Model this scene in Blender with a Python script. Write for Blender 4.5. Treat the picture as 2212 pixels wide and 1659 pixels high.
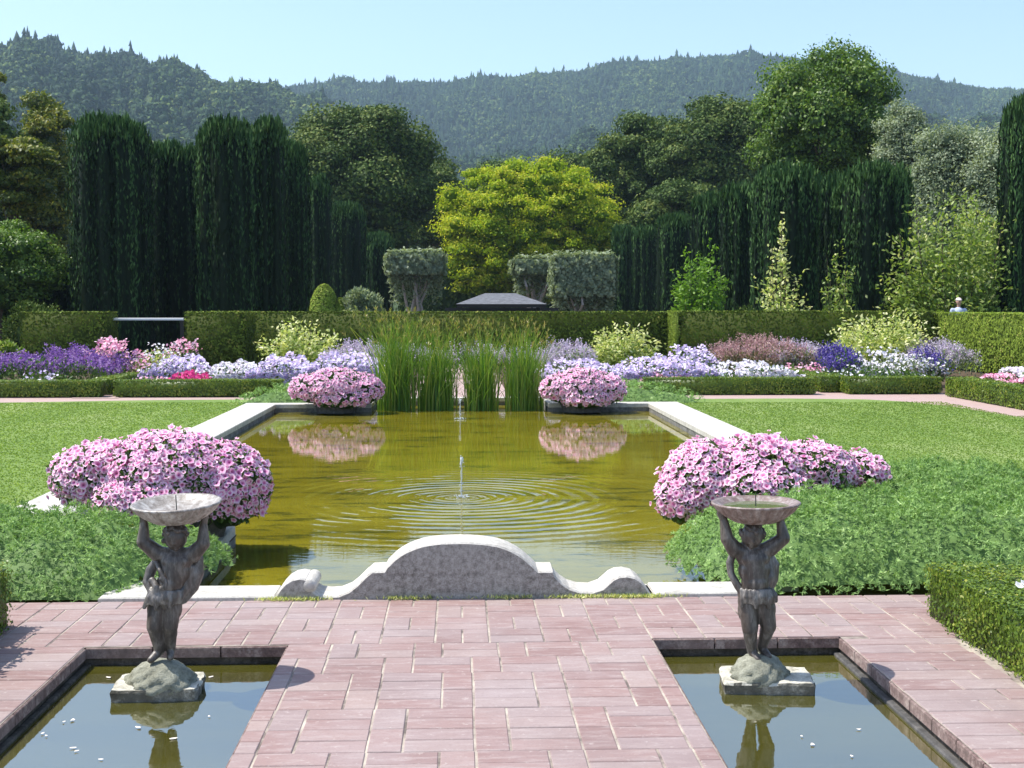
import bpy, math, random
import numpy as np
from mathutils import Vector, Matrix
R = math.radians
random.seed(7)
rng = np.random.default_rng(7)
S = bpy.context.scene
for o in list(bpy.data.objects): bpy.data.objects.remove(o)

# ------------------------------------------------------------------ camera, sky, sun, exposure
F = 2900.0; W0 = 2212.0; HH = 1.75          # focal length in photo pixels (2212 wide), eye height
YAW = math.atan((1106 - 990) / F); PITCH = math.atan((829.5 - 664) / F)
cd = bpy.data.cameras.new('camera'); cam = bpy.data.objects.new('camera', cd); S.collection.objects.link(cam)
cam.location = (0, 0, HH); cam.rotation_euler = (R(90) - PITCH, 0, -YAW)
cd.sensor_width = 36; cd.lens = F / W0 * 36; cd.clip_end = 20000; cd.clip_start = 0.05
S.camera = cam
SUNV = Vector((-0.54, 0.13, 1.0)).normalized()   # towards the sun
EL = math.asin(SUNV.z)
w = bpy.data.worlds.new('World'); S.world = w; w.use_nodes = True
nt = w.node_tree; sky = nt.nodes.new('ShaderNodeTexSky'); sky.sky_type = 'NISHITA'; sky.sun_disc = False
sky.sun_elevation = EL; sky.sun_rotation = math.atan2(SUNV.x, SUNV.y)
sky.air_density = 1.0; sky.dust_density = 1.2; sky.ozone_density = 2.0
nt.links.new(sky.outputs[0], nt.nodes['Background'].inputs[0]); nt.nodes['Background'].inputs[1].default_value = 0.15
sd = bpy.data.lights.new('sun', 'SUN'); sd.energy = 4.3; sd.angle = R(0.5); sd.color = (1, 0.955, 0.88)
sun = bpy.data.objects.new('sun', sd); S.collection.objects.link(sun)
sun.rotation_euler = SUNV.to_track_quat('Z', 'Y').to_euler()
S.view_settings.view_transform = 'Standard'; S.view_settings.look = 'None'
S.view_settings.exposure = 0.76; S.view_settings.gamma = 1

CR = cam.rotation_euler.to_matrix()
def ray(px, py): return CR @ Vector(((px - 1106) / F, (829.5 - py) / F, -1))
def gp(px, py, z=0.0):                       # photo pixel -> point on the level z
    d = ray(px, py); t = (z - HH) / d.z; return d.x * t, d.y * t
def at(px, py, Y):                           # photo pixel -> point at depth Y
    d = ray(px, py); t = Y / d.y; return d.x * t, HH + d.z * t

# ------------------------------------------------------------------ helpers
col = S.collection
def tag(o, label=None, cat=None, group=None, kind=None):
    if label: o['label'] = label
    if cat: o['category'] = cat
    if group: o['group'] = group
    if kind: o['kind'] = kind
    return o
def empty(name, loc=(0, 0, 0), rz=0):
    o = bpy.data.objects.new(name, None); col.objects.link(o); o.location = loc; o.rotation_euler = (0, 0, rz)
    o.empty_display_size = 0.1; return o
def link(name, me, parent=None):
    o = bpy.data.objects.new(name, me); col.objects.link(o)
    if parent: o.parent = parent
    return o
def npmesh(name, V, FS, mat, attrs=None, smooth=False, fmat=None):
    """V (n,3); FS list of face index arrays (m,k)"""
    me = bpy.data.meshes.new(name)
    V = np.ascontiguousarray(V, dtype=np.float32)
    if not isinstance(FS, list): FS = [FS]
    FS = [np.asarray(f, dtype=np.int32) for f in FS if len(f)]
    me.vertices.add(len(V)); me.vertices.foreach_set('co', V.ravel())
    idx = np.concatenate([f.ravel() for f in FS]); tot = np.concatenate([np.full(len(f), f.shape[1], np.int32) for f in FS])
    st = np.concatenate([[0], np.cumsum(tot)[:-1]]).astype(np.int32)
    me.loops.add(len(idx)); me.loops.foreach_set('vertex_index', idx)
    me.polygons.add(len(tot)); me.polygons.foreach_set('loop_start', st)
    try: me.polygons.foreach_set('loop_total', tot)
    except Exception: pass
    if smooth: me.polygons.foreach_set('use_smooth', np.ones(len(tot), bool))
    if attrs:
        for k, a in attrs.items():
            at_ = me.attributes.new(k, 'FLOAT', 'POINT'); at_.data.foreach_set('value', np.asarray(a, np.float32))
    for m in (mat if isinstance(mat, (list, tuple)) else [mat]): me.materials.append(m)
    if fmat is not None: me.polygons.foreach_set('material_index', np.asarray(fmat, np.int32))
    me.update(calc_edges=True); me.validate(); return me
class MB:                                     # plain mesh builder
    def __init__(s): s.V = []; s.F = []; s.A = []
    def add(s, vs, fs, a=0.5):
        n = len(s.V); s.V += [tuple(v) for v in vs]; s.F += [tuple(i + n for i in f) for f in fs]; s.A += [a] * len(vs)
    def box(s, x0, x1, y0, y1, z0, z1, ch=0.0, a=0.5):
        if ch <= 0:
            s.add([(x0,y0,z0),(x1,y0,z0),(x1,y1,z0),(x0,y1,z0),(x0,y0,z1),(x1,y0,z1),(x1,y1,z1),(x0,y1,z1)],
                  [(0,3,2,1),(4,5,6,7),(0,1,5,4),(1,2,6,5),(2,3,7,6),(3,0,4,7)], a)
        else:
            c = ch; zc = z1 - c
            s.add([(x0,y0,z0),(x1,y0,z0),(x1,y1,z0),(x0,y1,z0),(x0,y0,zc),(x1,y0,zc),(x1,y1,zc),(x0,y1,zc),
                   (x0+c,y0+c,z1),(x1-c,y0+c,z1),(x1-c,y1-c,z1),(x0+c,y1-c,z1)],
                  [(0,3,2,1),(8,9,10,11),(0,1,5,4),(1,2,6,5),(2,3,7,6),(3,0,4,7),(4,5,9,8),(5,6,10,9),(6,7,11,10),(7,4,8,11)], a)
    def tube(s, pts, rad, n=6, a=0.5, cap=True):
        pts = [Vector(p) for p in pts]; rings = []; vs = []; fs = []
        for i, p in enumerate(pts):
            d = (pts[min(i+1, len(pts)-1)] - pts[max(i-1, 0)]).normalized()
            u = d.orthogonal().normalized() if i == 0 else (u - d * u.dot(d)).normalized()
            v = d.cross(u); r = rad[i] if hasattr(rad, '__len__') else rad
            for k in range(n):
                t = 2 * math.pi * k / n; vs.append(p + (u * math.cos(t) + v * math.sin(t)) * r)
        for i in range(len(pts) - 1):
            for k in range(n):
                b = (k + 1) % n; fs.append((i*n+k, i*n+b, (i+1)*n+b, (i+1)*n+k))
        if cap: fs += [tuple(range(n))[::-1], tuple((len(pts)-1)*n + k for k in range(n))]
        s.add(vs, fs, a)
    def lathe(s, prof, n=32, c=(0,0,0), mod=None, a=0.5):
        vs = []; fs = []
        for i, (r, z) in enumerate(prof):
            for k in range(n):
                t = 2*math.pi*k/n; rr = r if mod is None else mod(r, i, k, n)
                vs.append((c[0]+rr*math.cos(t), c[1]+rr*math.sin(t), c[2]+z))
        for i in range(len(prof)-1):
            for k in range(n):
                b = (k+1) % n; fs.append((i*n+k, i*n+b, (i+1)*n+b, (i+1)*n+k))
        s.add(vs, fs, a)
    def build(s, name, mat, parent=None, smooth=False):
        me = bpy.data.meshes.new(name); me.from_pydata(s.V, [], s.F)
        a_ = me.attributes.new('var', 'FLOAT', 'POINT'); a_.data.foreach_set('value', np.asarray(s.A, np.float32))
        me.materials.append(mat)
        if smooth:
            for p in me.polygons: p.use_smooth = True
        me.update(); return link(name, me, parent)

# ------------------------------------------------------------------ materials
def nmat(name):
    m = bpy.data.materials.new(name); m.use_nodes = True; t = m.node_tree
    return m, t, t.nodes['Principled BSDF'], t.nodes['Material Output']
def ramp(t, stops, src, interp='LINEAR'):
    r = t.nodes.new('ShaderNodeValToRGB'); r.color_ramp.interpolation = interp
    while len(r.color_ramp.elements) > 1: r.color_ramp.elements.remove(r.color_ramp.elements[-1])
    r.color_ramp.elements[0].position = stops[0][0]; r.color_ramp.elements[0].color = (*stops[0][1], 1)
    for p, c in stops[1:]: e = r.color_ramp.elements.new(p); e.color = (*c, 1)
    t.links.new(src, r.inputs[0]); return r.outputs[0]
def noise(t, scale, detail=4, rough=0.55, vec=None, out=0):
    n = t.nodes.new('ShaderNodeTexNoise'); n.inputs['Scale'].default_value = scale
    n.inputs['Detail'].default_value = detail; n.inputs['Roughness'].default_value = rough
    if vec is None:
        g = t.nodes.new('ShaderNodeTexCoord'); vec = g.outputs['Object']
    t.links.new(vec, n.inputs['Vector']); return n.outputs[out]
def mixc(t, f, a, b, mode='MIX'):
    m = t.nodes.new('ShaderNodeMix'); m.data_type = 'RGBA'; m.blend_type = mode
    for sock, v in ((m.inputs[0], f), (m.inputs[6], a), (m.inputs[7], b)):
        if isinstance(v, (int, float)): sock.default_value = v
        elif isinstance(v, tuple): sock.default_value = (*v, 1)
        else: t.links.new(v, sock)
    return m.outputs[2]
def attr(t, name):
    a = t.nodes.new('ShaderNodeAttribute'); a.attribute_name = name; return a.outputs['Fac']
def mth(t, op, a, b=None, c=None):
    m = t.nodes.new('ShaderNodeMath'); m.operation = op
    for i, v in enumerate((a, b, c)):
        if v is None: continue
        if isinstance(v, (int, float)): m.inputs[i].default_value = v
        else: t.links.new(v, m.inputs[i])
    return m.outputs[0]
def bump(t, b, h, strength=0.5, dist=0.01, nrm=None):
    n = t.nodes.new('ShaderNodeBump'); n.inputs['Strength'].default_value = strength; n.inputs['Distance'].default_value = dist
    t.links.new(h, n.inputs['Height'])
    if nrm is not None: t.links.new(nrm, n.inputs['Normal'])
    t.links.new(n.outputs[0], b.inputs['Normal']); return n.outputs[0]
LEAFM = {}
def leaf(name, stops, trans=0.25, rough=0.5, spec=0.35, tcol=None):
    m, t, b, out = nmat(name)
    c = ramp(t, stops, attr(t, 'var')); t.links.new(c, b.inputs['Base Color'])
    b.inputs['Roughness'].default_value = rough; b.inputs['Specular IOR Level'].default_value = spec
    if trans > 0:
        tr = t.nodes.new('ShaderNodeBsdfTranslucent')
        tc = mixc(t, 1.0, c, tcol or (1.3, 1.35, 0.7), 'MULTIPLY'); t.links.new(tc, tr.inputs[0])
        mx = t.nodes.new('ShaderNodeMixShader'); mx.inputs[0].default_value = trans
        t.links.new(b.outputs[0], mx.inputs[1]); t.links.new(tr.outputs[0], mx.inputs[2]); t.links.new(mx.outputs[0], out.inputs[0])
    return m
def plain(name, c, rough=0.6, spec=0.4, vary=0.0, scale=8, b_=0.0, bs=40):
    m, t, b, out = nmat(name); b.inputs['Roughness'].default_value = rough; b.inputs['Specular IOR Level'].default_value = spec
    if vary:
        n = noise(t, scale, 5); c1 = tuple(x*(1-vary) for x in c); c2 = tuple(min(1, x*(1+vary)) for x in c)
        t.links.new(ramp(t, [(0.3, c1), (0.7, c2)], n), b.inputs['Base Color'])
    else: b.inputs['Base Color'].default_value = (*c, 1)
    if b_: bump(t, b, noise(t, bs, 5, 0.65), b_, 0.01)
    return m
M = {}
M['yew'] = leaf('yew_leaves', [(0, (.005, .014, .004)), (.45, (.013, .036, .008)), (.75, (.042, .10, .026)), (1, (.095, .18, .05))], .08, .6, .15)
M['yewhedge'] = leaf('clipped_yew', [(0, (.045, .06, .010)), (.5, (.10, .145, .018)), (.85, (.18, .25, .03)), (1, (.25, .24, .05))], .05, .7, .12)
M['lighter'] = leaf('sun_toned_bright_leaves', [(0, (.09, .13, .02)), (.5, (.19, .27, .035)), (.85, (.28, .37, .05)), (1, (.34, .34, .09))], .15, .7, .12)  # yew green lightened for sun on the hedges; also the topiary's bright green
M['box'] = leaf('box_leaves', [(0, (.055, .10, .012)), (.5, (.12, .19, .018)), (.85, (.20, .27, .028)), (1, (.32, .33, .06))], .2, .4)
M['juniper'] = leaf('juniper_sprays', [(0, (.09, .16, .045)), (.5, (.22, .36, .11)), (.85, (.35, .51, .18)), (1, (.46, .60, .26))], .25, .6, .2)
M['oak'] = leaf('oak_leaves', [(0, (.028, .055, .012)), (.5, (.062, .11, .022)), (.9, (.13, .18, .038)), (1, (.19, .22, .055))], .15, .65, .15)
M['gold'] = leaf('golden_leaves', [(0, (.13, .23, .01)), (.4, (.26, .36, .014)), (.75, (.43, .47, .025)), (1, (.55, .50, .06))], .4, .6, .15)
M['bright'] = leaf('bright_leaves', [(0, (.07, .15, .012)), (.5, (.12, .25, .018)), (1, (.2, .34, .03))], .35)
M['maple'] = leaf('upright_tree_leaves', [(0, (.04, .09, .012)), (.5, (.09, .17, .022)), (.85, (.16, .26, .035)), (1, (.24, .32, .07))], .3)
M['silver'] = leaf('silver_leaves', [(0, (.13, .17, .10)), (.5, (.23, .285, .175)), (1, (.38, .43, .29))], .3, .6, .2)
M['wide'] = leaf('wide_leaves', [(0, (.07, .13, .02)), (.5, (.17, .26, .04)), (.85, (.32, .40, .09)), (1, (.55, .56, .25))], .35)
M['olive'] = leaf('olive_green_leaves', [(0, (.04, .07, .012)), (.5, (.11, .15, .02)), (.9, (.28, .28, .03)), (1, (.38, .32, .05))], .3)
M['pale'] = leaf('pale_bush_leaves', [(0, (.14, .22, .04)), (.4, (.30, .40, .09)), (.7, (.60, .62, .24)), (1, (.80, .78, .48))], .35)
M['bedgreen'] = leaf('bed_foliage', [(0, (.035, .08, .018)), (.5, (.08, .15, .035)), (1, (.15, .24, .06))], .25)
M['dull'] = leaf('dusky_foliage', [(0, (.09, .12, .04)), (.5, (.22, .18, .11)), (1, (.40, .27, .22))], .25)
M['reed'] = leaf('reed_stems', [(0, (.06, .17, .02)), (.5, (.16, .29, .035)), (.8, (.30, .38, .07)), (1, (.45, .42, .12))], .35)
M['reedtip'] = leaf('reed_heads', [(0, (.16, .24, .04)), (.5, (.26, .27, .06)), (1, (.40, .30, .11))], .3)
M['forest'] = leaf('forest_leaves', [(0, (.008, .022, .011)), (.45, (.020, .048, .018)), (.65, (.052, .095, .026)), (.85, (.10, .155, .036)), (1, (.15, .19, .05))], 0, .8, .1)
M['bark'] = plain('bark', (.11, .085, .06), .9, .1, .4, 12, .5)
M['palebark'] = plain('pale_bark', (.42, .37, .34), .8, .2, .25, 20, .3)
M['core'] = plain('inner_twigs', (.012, .02, .008), 1, 0)

def petal(name, stops, radial=False, trans=0.25):
    return leaf(name, stops, trans, .6, .15, (1.1, .9, 1.1))
def flowermat(name):                         # petunias: dark throat, pink, pale rim; 'rad' runs from throat to rim, 'var' picks the hue
    m, t, b, out = nmat(name)
    a = ramp(t, [(0, (.10, .10, .03)), (.10, (.62, .14, .30)), (.30, (.80, .26, .50)), (.54, (.89, .47, .68)), (.80, (.93, .69, .80)), (1, (.95, .83, .88))], attr(t, 'rad'))
    c = ramp(t, [(0, (.14, .14, .05)), (.12, (.52, .09, .32)), (.36, (.76, .24, .52)), (.7, (.87, .48, .70)), (1, (.92, .68, .82))], attr(t, 'rad'))
    cc = mixc(t, attr(t, 'var'), a, c); t.links.new(cc, b.inputs['Base Color'])
    b.inputs['Roughness'].default_value = .6; b.inputs['Specular IOR Level'].default_value = .15
    tr = t.nodes.new('ShaderNodeBsdfTranslucent'); t.links.new(cc, tr.inputs[0])
    mx = t.nodes.new('ShaderNodeMixShader'); mx.inputs[0].default_value = .3
    t.links.new(b.outputs[0], mx.inputs[1]); t.links.new(tr.outputs[0], mx.inputs[2]); t.links.new(mx.outputs[0], out.inputs[0])
    return m
M['petunia'] = flowermat('pink_petunia_petals')
M['f_lilac'] = petal('lilac_petals', [(0, (.52, .42, .66)), (.35, (.68, .58, .80)), (.65, (.82, .75, .88)), (1, (.92, .90, .93))])
M['f_white'] = petal('white_petals', [(0, (.72, .72, .74)), (.7, (.86, .86, .84)), (1, (.84, .78, .86))])
M['f_purple'] = petal('purple_petals', [(0, (.12, .05, .24)), (.5, (.24, .12, .40)), (.85, (.42, .26, .54)), (1, (.58, .42, .62))])
M['f_blue'] = petal('dark_blue_petals', [(0, (.05, .04, .22)), (.6, (.12, .09, .36)), (1, (.25, .2, .5))])
M['f_pink'] = petal('pink_petals', [(0, (.72, .26, .42)), (.5, (.84, .46, .58)), (1, (.90, .70, .76))])
M['f_magenta'] = petal('magenta_petals', [(0, (.55, .03, .18)), (1, (.78, .10, .34))])
M['f_grey'] = petal('grey_lilac_petals', [(0, (.42, .37, .46)), (.6, (.58, .52, .60)), (1, (.74, .70, .74))])
M['f_dusk'] = petal('dusty_rose_petals', [(0, (.36, .20, .20)), (.6, (.50, .32, .30)), (1, (.62, .48, .42))])

def brickmat():
    m, t, b, out = nmat('pink_brick')
    c = ramp(t, [(0, (.225, .142, .13)), (.25, (.265, .172, .158)), (.5, (.285, .197, .18)), (.75, (.27, .205, .197)), (1, (.315, .235, .212))], attr(t, 'var'))
    g = t.nodes.new('ShaderNodeTexCoord'); mp = t.nodes.new('ShaderNodeMapping'); mp.inputs['Scale'].default_value = (1.2, 5, 5)
    t.links.new(g.outputs['Object'], mp.inputs[0])
    n1 = noise(t, 5, 6, .65, mp.outputs[0]); n2 = noise(t, 1.3, 4, .6); n3 = noise(t, 70, 3, .6)
    c = mixc(t, mth(t, 'MULTIPLY', ramp(t, [(.48, (0, 0, 0)), (.66, (1, 1, 1))], n1), .55), c, (.39, .32, .30))
    c = mixc(t, mth(t, 'MULTIPLY', ramp(t, [(.45, (0, 0, 0)), (.7, (1, 1, 1))], n2), .45), c, (.36, .31, .305))
    c = mixc(t, mth(t, 'MULTIPLY', ramp(t, [(.5, (0, 0, 0)), (.75, (1, 1, 1))], n3), .35), c, (.19, .13, .13))
    n5 = noise(t, .55, 6, .7); c = mixc(t, mth(t, 'MULTIPLY', ramp(t, [(.50, (0, 0, 0)), (.68, (1, 1, 1))], n5), .45), c, (.20, .155, .15))
    n6 = noise(t, 22, 4, .7); c = mixc(t, mth(t, 'MULTIPLY', ramp(t, [(.60, (0, 0, 0)), (.68, (1, 1, 1))], n6), .5), c, (.44, .38, .35))
    t.links.new(c, b.inputs['Base Color']); b.inputs['Roughness'].default_value = .75; b.inputs['Specular IOR Level'].default_value = .3
    h = mth(t, 'ADD', n1, mth(t, 'MULTIPLY', n3, .5)); bump(t, b, h, .5, .006); return m
M['brick'] = brickmat()
def mortarmat():
    m, t, b, out = nmat('mortar'); n = noise(t, 3.5, 5, .65)
    t.links.new(ramp(t, [(.36, (.12, .10, .085)), (.48, (.29, .245, .205)), (.66, (.48, .43, .35))], n), b.inputs['Base Color']); b.inputs['Roughness'].default_value = .95
    bump(t, b, noise(t, 90, 3), .5, .004); return m
M['mortar'] = mortarmat()
def stonemat(name, a, b2, c3, scale=14, bs=.6):
    m, t, b, out = nmat(name)
    n1 = noise(t, scale, 8, .75); n2 = noise(t, scale*5, 4, .7); n3 = noise(t, 2.2, 3, .6)
    c = ramp(t, [(.34, a), (.5, b2), (.66, c3)], n1)
    c = mixc(t, mth(t, 'MULTIPLY', ramp(t, [(.5, (0, 0, 0)), (.62, (1, 1, 1))], n2), .6), c, a)
    c = mixc(t, mth(t, 'MULTIPLY', ramp(t, [(.4, (0, 0, 0)), (.7, (1, 1, 1))], n3), .35), c, c3)
    t.links.new(c, b.inputs['Base Color']); b.inputs['Roughness'].default_value = .9; b.inputs['Specular IOR Level'].default_value = .2
    bump(t, b, mth(t, 'ADD', n1, n2), bs, .008); return m
M['scroll'] = stonemat('weathered_wall_stone', (.34, .32, .28), (.54, .51, .46), (.64, .62, .57), 24, .7)
M['scrollface'] = stonemat('rough_dark_stucco', (.14, .128, .105), (.40, .37, .33), (.60, .57, .52), 30, 1.0)
M['coping'] = stonemat('pale_coping_stone', (.30, .285, .25), (.50, .48, .43), (.60, .58, .53), 11, .45)
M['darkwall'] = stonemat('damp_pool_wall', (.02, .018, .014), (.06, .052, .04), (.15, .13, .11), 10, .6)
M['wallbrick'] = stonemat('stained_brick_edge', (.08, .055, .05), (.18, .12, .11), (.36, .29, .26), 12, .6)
M['plinth'] = stonemat('lichened_plinth', (.22, .20, .15), (.48, .46, .38), (.66, .64, .56), 16, .6)
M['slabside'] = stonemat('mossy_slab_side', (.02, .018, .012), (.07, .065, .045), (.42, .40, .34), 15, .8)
M['rock'] = stonemat('carved_rock', (.16, .16, .12), (.27, .27, .21), (.38, .38, .30), 18, 1.0)
M['pot'] = stonemat('dark_planter_stone', (.035, .035, .035), (.08, .078, .075), (.16, .15, .14), 16, .6)
def figmat(name, a, c2, c3):
    m, t, b, out = nmat(name); g = t.nodes.new('ShaderNodeTexCoord'); mp = t.nodes.new('ShaderNodeMapping'); mp.inputs['Scale'].default_value = (2.2, 2.2, .6); t.links.new(g.outputs['Object'], mp.inputs[0])
    n = noise(t, 14, 7, .72, mp.outputs[0]); n2 = noise(t, 90, 3)
    t.links.new(ramp(t, [(.36, a), (.5, c2), (.62, c3)], n), b.inputs['Base Color'])
    b.inputs['Roughness'].default_value = .42; b.inputs['Specular IOR Level'].default_value = .6
    bump(t, b, mth(t, 'ADD', n, mth(t, 'MULTIPLY', n2, .3)), .35, .006); return m
M['figure'] = figmat('weathered_lead_figure', (.040, .030, .023), (.080, .064, .052), (.17, .148, .125))
M['cloth'] = figmat('weathered_lead_cloth', (.055, .046, .038), (.11, .096, .084), (.24, .22, .20))
M['bowl'] = figmat('pale_weathered_bowl', (.15, .125, .10), (.28, .25, .22), (.44, .42, .39))
M['bowlred'] = figmat('rusty_weathered_bowl', (.13, .085, .07), (.20, .14, .12), (.33, .28, .26))
M['pipe'] = plain('dark_pipe', (.03, .035, .03), .5)
M['whitepaint'] = plain('white_painted_rail', (.88, .87, .85), .5)
M['roof'] = plain('grey_shingles', (.13, .135, .15), .85, .2, .25, 6, .4)
M['darkwood'] = plain('dark_wood', (.03, .028, .025), .7)
M['soil'] = plain('soil', (.085, .062, .042), .95, .1, .4, 5, .8, 20)
M['skin'] = plain('skin', (.45, .26, .19), .55); M['cap'] = plain('pale_cap', (.68, .56, .53), .8)
M['shirt'] = plain('pale_blue_shirt', (.42, .48, .60), .8); M['trousers'] = plain('dark_trousers', (.06, .06, .08), .8)
M['hair'] = plain('grey_hair', (.25, .23, .21), .8)
def lawnmat():
    m, t, b, out = nmat('lawn_grass')
    g = t.nodes.new('ShaderNodeTexCoord'); mp = t.nodes.new('ShaderNodeMapping'); mp.inputs['Scale'].default_value = (1, .3, 1); mp.inputs['Rotation'].default_value = (0, 0, .25)
    t.links.new(g.outputs['Object'], mp.inputs[0])
    n1 = noise(t, .9, 6, .65, mp.outputs[0]); n2 = noise(t, 60, 3, .7); n3 = noise(t, 6, 5, .75)
    c = ramp(t, [(.32, (.115, .19, .038)), (.5, (.16, .24, .054)), (.64, (.23, .295, .10))], n1)
    c = mixc(t, mth(t, 'MULTIPLY', ramp(t, [(.52, (0, 0, 0)), (.72, (1, 1, 1))], n3), .5), c, (.27, .31, .14))
    c = mixc(t, mth(t, 'MULTIPLY', ramp(t, [(.4, (0, 0, 0)), (.7, (1, 1, 1))], n2), .25), c, (.10, .18, .03))
    t.links.new(c, b.inputs['Base Color']); b.inputs['Roughness'].default_value = .8; b.inputs['Specular IOR Level'].default_value = .15
    bump(t, b, mth(t, 'ADD', n2, mth(t, 'MULTIPLY', n3, .5)), .7, .02); return m
M['lawn'] = lawnmat()
M['blade'] = leaf('grass_blades', [(0, (.16, .24, .055)), (.5, (.20, .285, .07)), (.9, (.25, .33, .10)), (1, (.33, .37, .16))], .5, .6, .1)
M['dirtfar'] = plain('far_ground', (.05, .075, .025), .95, .1, .4, .4)
def pathmat():
    m, t, b, out = nmat('far_brick_path')
    g = t.nodes.new('ShaderNodeTexCoord'); br = t.nodes.new('ShaderNodeTexBrick'); t.links.new(g.outputs['Object'], br.inputs['Vector'])
    br.inputs['Scale'].default_value = 3.4; br.inputs['Color1'].default_value = (.33, .20, .18, 1); br.inputs['Color2'].default_value = (.38, .25, .225, 1)
    br.inputs['Mortar'].default_value = (.36, .31, .27, 1); br.inputs['Mortar Size'].default_value = .02
    c = mixc(t, mth(t, 'MULTIPLY', noise(t, 3, 5), .5), br.outputs[0], (.42, .34, .31))
    t.links.new(c, b.inputs['Base Color']); b.inputs['Roughness'].default_value = .85; return m
M['path'] = pathmat()

def watermat(name, c1, c2, rings=None, wind=0.3, algae=True, spec=.5):
    m, t, b, out = nmat(name)
    g = t.nodes.new('ShaderNodeTexCoord'); mp = t.nodes.new('ShaderNodeMapping'); mp.inputs['Scale'].default_value = (.5, 1.6, 1)
    t.links.new(g.outputs['Object'], mp.inputs[0])
    n1 = noise(t, 1.1, 4, .5, mp.outputs[0]); c = ramp(t, [(.35, c1), (.65, c2)], n1)
    if algae:                                # drifts of weed under the surface
        mp3 = t.nodes.new('ShaderNodeMapping'); mp3.inputs['Scale'].default_value = (.8, 2.6, 1); t.links.new(g.outputs['Object'], mp3.inputs[0]); n4 = noise(t, 1.5, 7, .75, mp3.outputs[0])
        c = mixc(t, mth(t, 'MULTIPLY', ramp(t, [(.53, (0, 0, 0)), (.60, (1, 1, 1))], n4), .8), c, (.035, .042, .008))
    t.links.new(c, b.inputs['Base Color']); b.inputs['Roughness'].default_value = .008; b.inputs['IOR'].default_value = 1.333
    b.inputs['Specular IOR Level'].default_value = spec
    mp2 = t.nodes.new('ShaderNodeMapping'); mp2.inputs['Scale'].default_value = (1, 2.0, 1); t.links.new(g.outputs['Object'], mp2.inputs[0])
    h = mth(t, 'MULTIPLY', noise(t, 7, 3, .5, mp2.outputs[0]), wind * .006)
    if rings:
        for (cx, cy, k, amp, fall, mx) in rings:
            s = t.nodes.new('ShaderNodeSeparateXYZ'); t.links.new(g.outputs['Object'], s.inputs[0])
            dx = mth(t, 'SUBTRACT', s.outputs[0], cx); dy = mth(t, 'SUBTRACT', s.outputs[1], cy)
            r = mth(t, 'SQRT', mth(t, 'ADD', mth(t, 'MULTIPLY', dx, dx), mth(t, 'MULTIPLY', dy, dy)))
            # irregularity of the rings
            rr = mth(t, 'ADD', r, mth(t, 'MULTIPLY', noise(t, 2.3, 2), .10))
            # wavelength grows outwards: phase ~ k * r^0.75
            ph = mth(t, 'MULTIPLY', mth(t, 'POWER', rr, .72), k)
            wv = mth(t, 'SINE', ph); env = mth(t, 'MULTIPLY', mth(t, 'MULTIPLY', mth(t, 'EXPONENT', mth(t, 'MULTIPLY', r, -1.0 / fall)), amp), ramp(t, [(.36, (.15, .15, .15)), (.56, (1, 1, 1))], noise(t, .9, 3, .6)))
            cut = t.nodes.new('ShaderNodeMapRange'); cut.inputs[1].default_value = mx * .7; cut.inputs[2].default_value = mx; cut.inputs[3].default_value = 1; cut.inputs[4].default_value = 0
            t.links.new(r, cut.inputs[0])
            h = mth(t, 'ADD', h, mth(t, 'MULTIPLY', mth(t, 'MULTIPLY', wv, env), cut.outputs[0]))
    n = t.nodes.new('ShaderNodeBump'); n.inputs['Strength'].default_value = 1; n.inputs['Distance'].default_value = 1
    t.links.new(h, n.inputs['Height']); t.links.new(n.outputs[0], b.inputs['Normal'])
    return m
AX = 0.05                                    # garden axis
FX, FY = gp(997, 1075, -.12)
F2X, F2Y = gp(994, 906, -.12)
M['poolwater'] = watermat('pond_water', (.150, .128, .008), (.205, .175, .012), [(FX, FY, 50, .0052, 1.05, 3.0), (FX, FY, 125, .0026, .40, 1.3), (F2X, F2Y, 60, .0012, .35, .9)], .07, True, .55)
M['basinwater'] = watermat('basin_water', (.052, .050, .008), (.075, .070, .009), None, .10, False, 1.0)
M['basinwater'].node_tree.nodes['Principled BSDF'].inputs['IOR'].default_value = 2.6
M['bowlwater'] = watermat('bowl_water', (.10, .13, .06), (.12, .14, .06), None, .1, False)
gm, gt, gb, go_ = nmat('jet_water'); gb.inputs['Base Color'].default_value = (.85, .9, .95, 1); gb.inputs['Roughness'].default_value = .15
gb.inputs['Transmission Weight'].default_value = .5; gb.inputs['IOR'].default_value = 1.33; M['jet'] = gm

# ------------------------------------------------------------------ setting: ground, pools, paving, lawn, paths
# pool outline (a long rectangle whose corners are notched), small basins
PX0, PX1 = -3.25, 3.42; PNX0, PNX1 = -1.75, 1.85; PY0, PY1, PY2, PY3 = 8.33, 10.6, 24.0, 25.6
LB = (-1.93, -.885, 1.0, 6.93); RB = (1.02, 2.03, 1.0, 7.0)
HOLES = [(PNX0, PNX1, PY0, PY1), (PX0, PX1, PY1, PY2), (-1.55, 1.6, PY2, PY3), LB, RB]
def cells(x0, x1, y0, y1, holes, dx=None, dy=None):
    xs = {x0, x1}; ys = {y0, y1}
    for a, b, c, d in holes:
        for v in (a, b):
            if x0 < v < x1: xs.add(v)
        for v in (c, d):
            if y0 < v < y1: ys.add(v)
    xs = sorted(xs); ys = sorted(ys); out = []
    for i in range(len(xs)-1):
        for j in range(len(ys)-1):
            mx = (xs[i]+xs[i+1])/2; my = (ys[j]+ys[j+1])/2
            if not any(a < mx < b and c < my < d for a, b, c, d in holes): out.append((xs[i], xs[i+1], ys[j], ys[j+1]))
    return out
def sheet(name, rects, z, mat, kind='structure'):
    b = MB()
    for a, c, d, e in rects: b.add([(a,d,z),(c,d,z),(c,e,z),(a,e,z)], [(0,1,2,3)])
    o = b.build(name, mat); tag(o, kind=kind); return o
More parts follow.
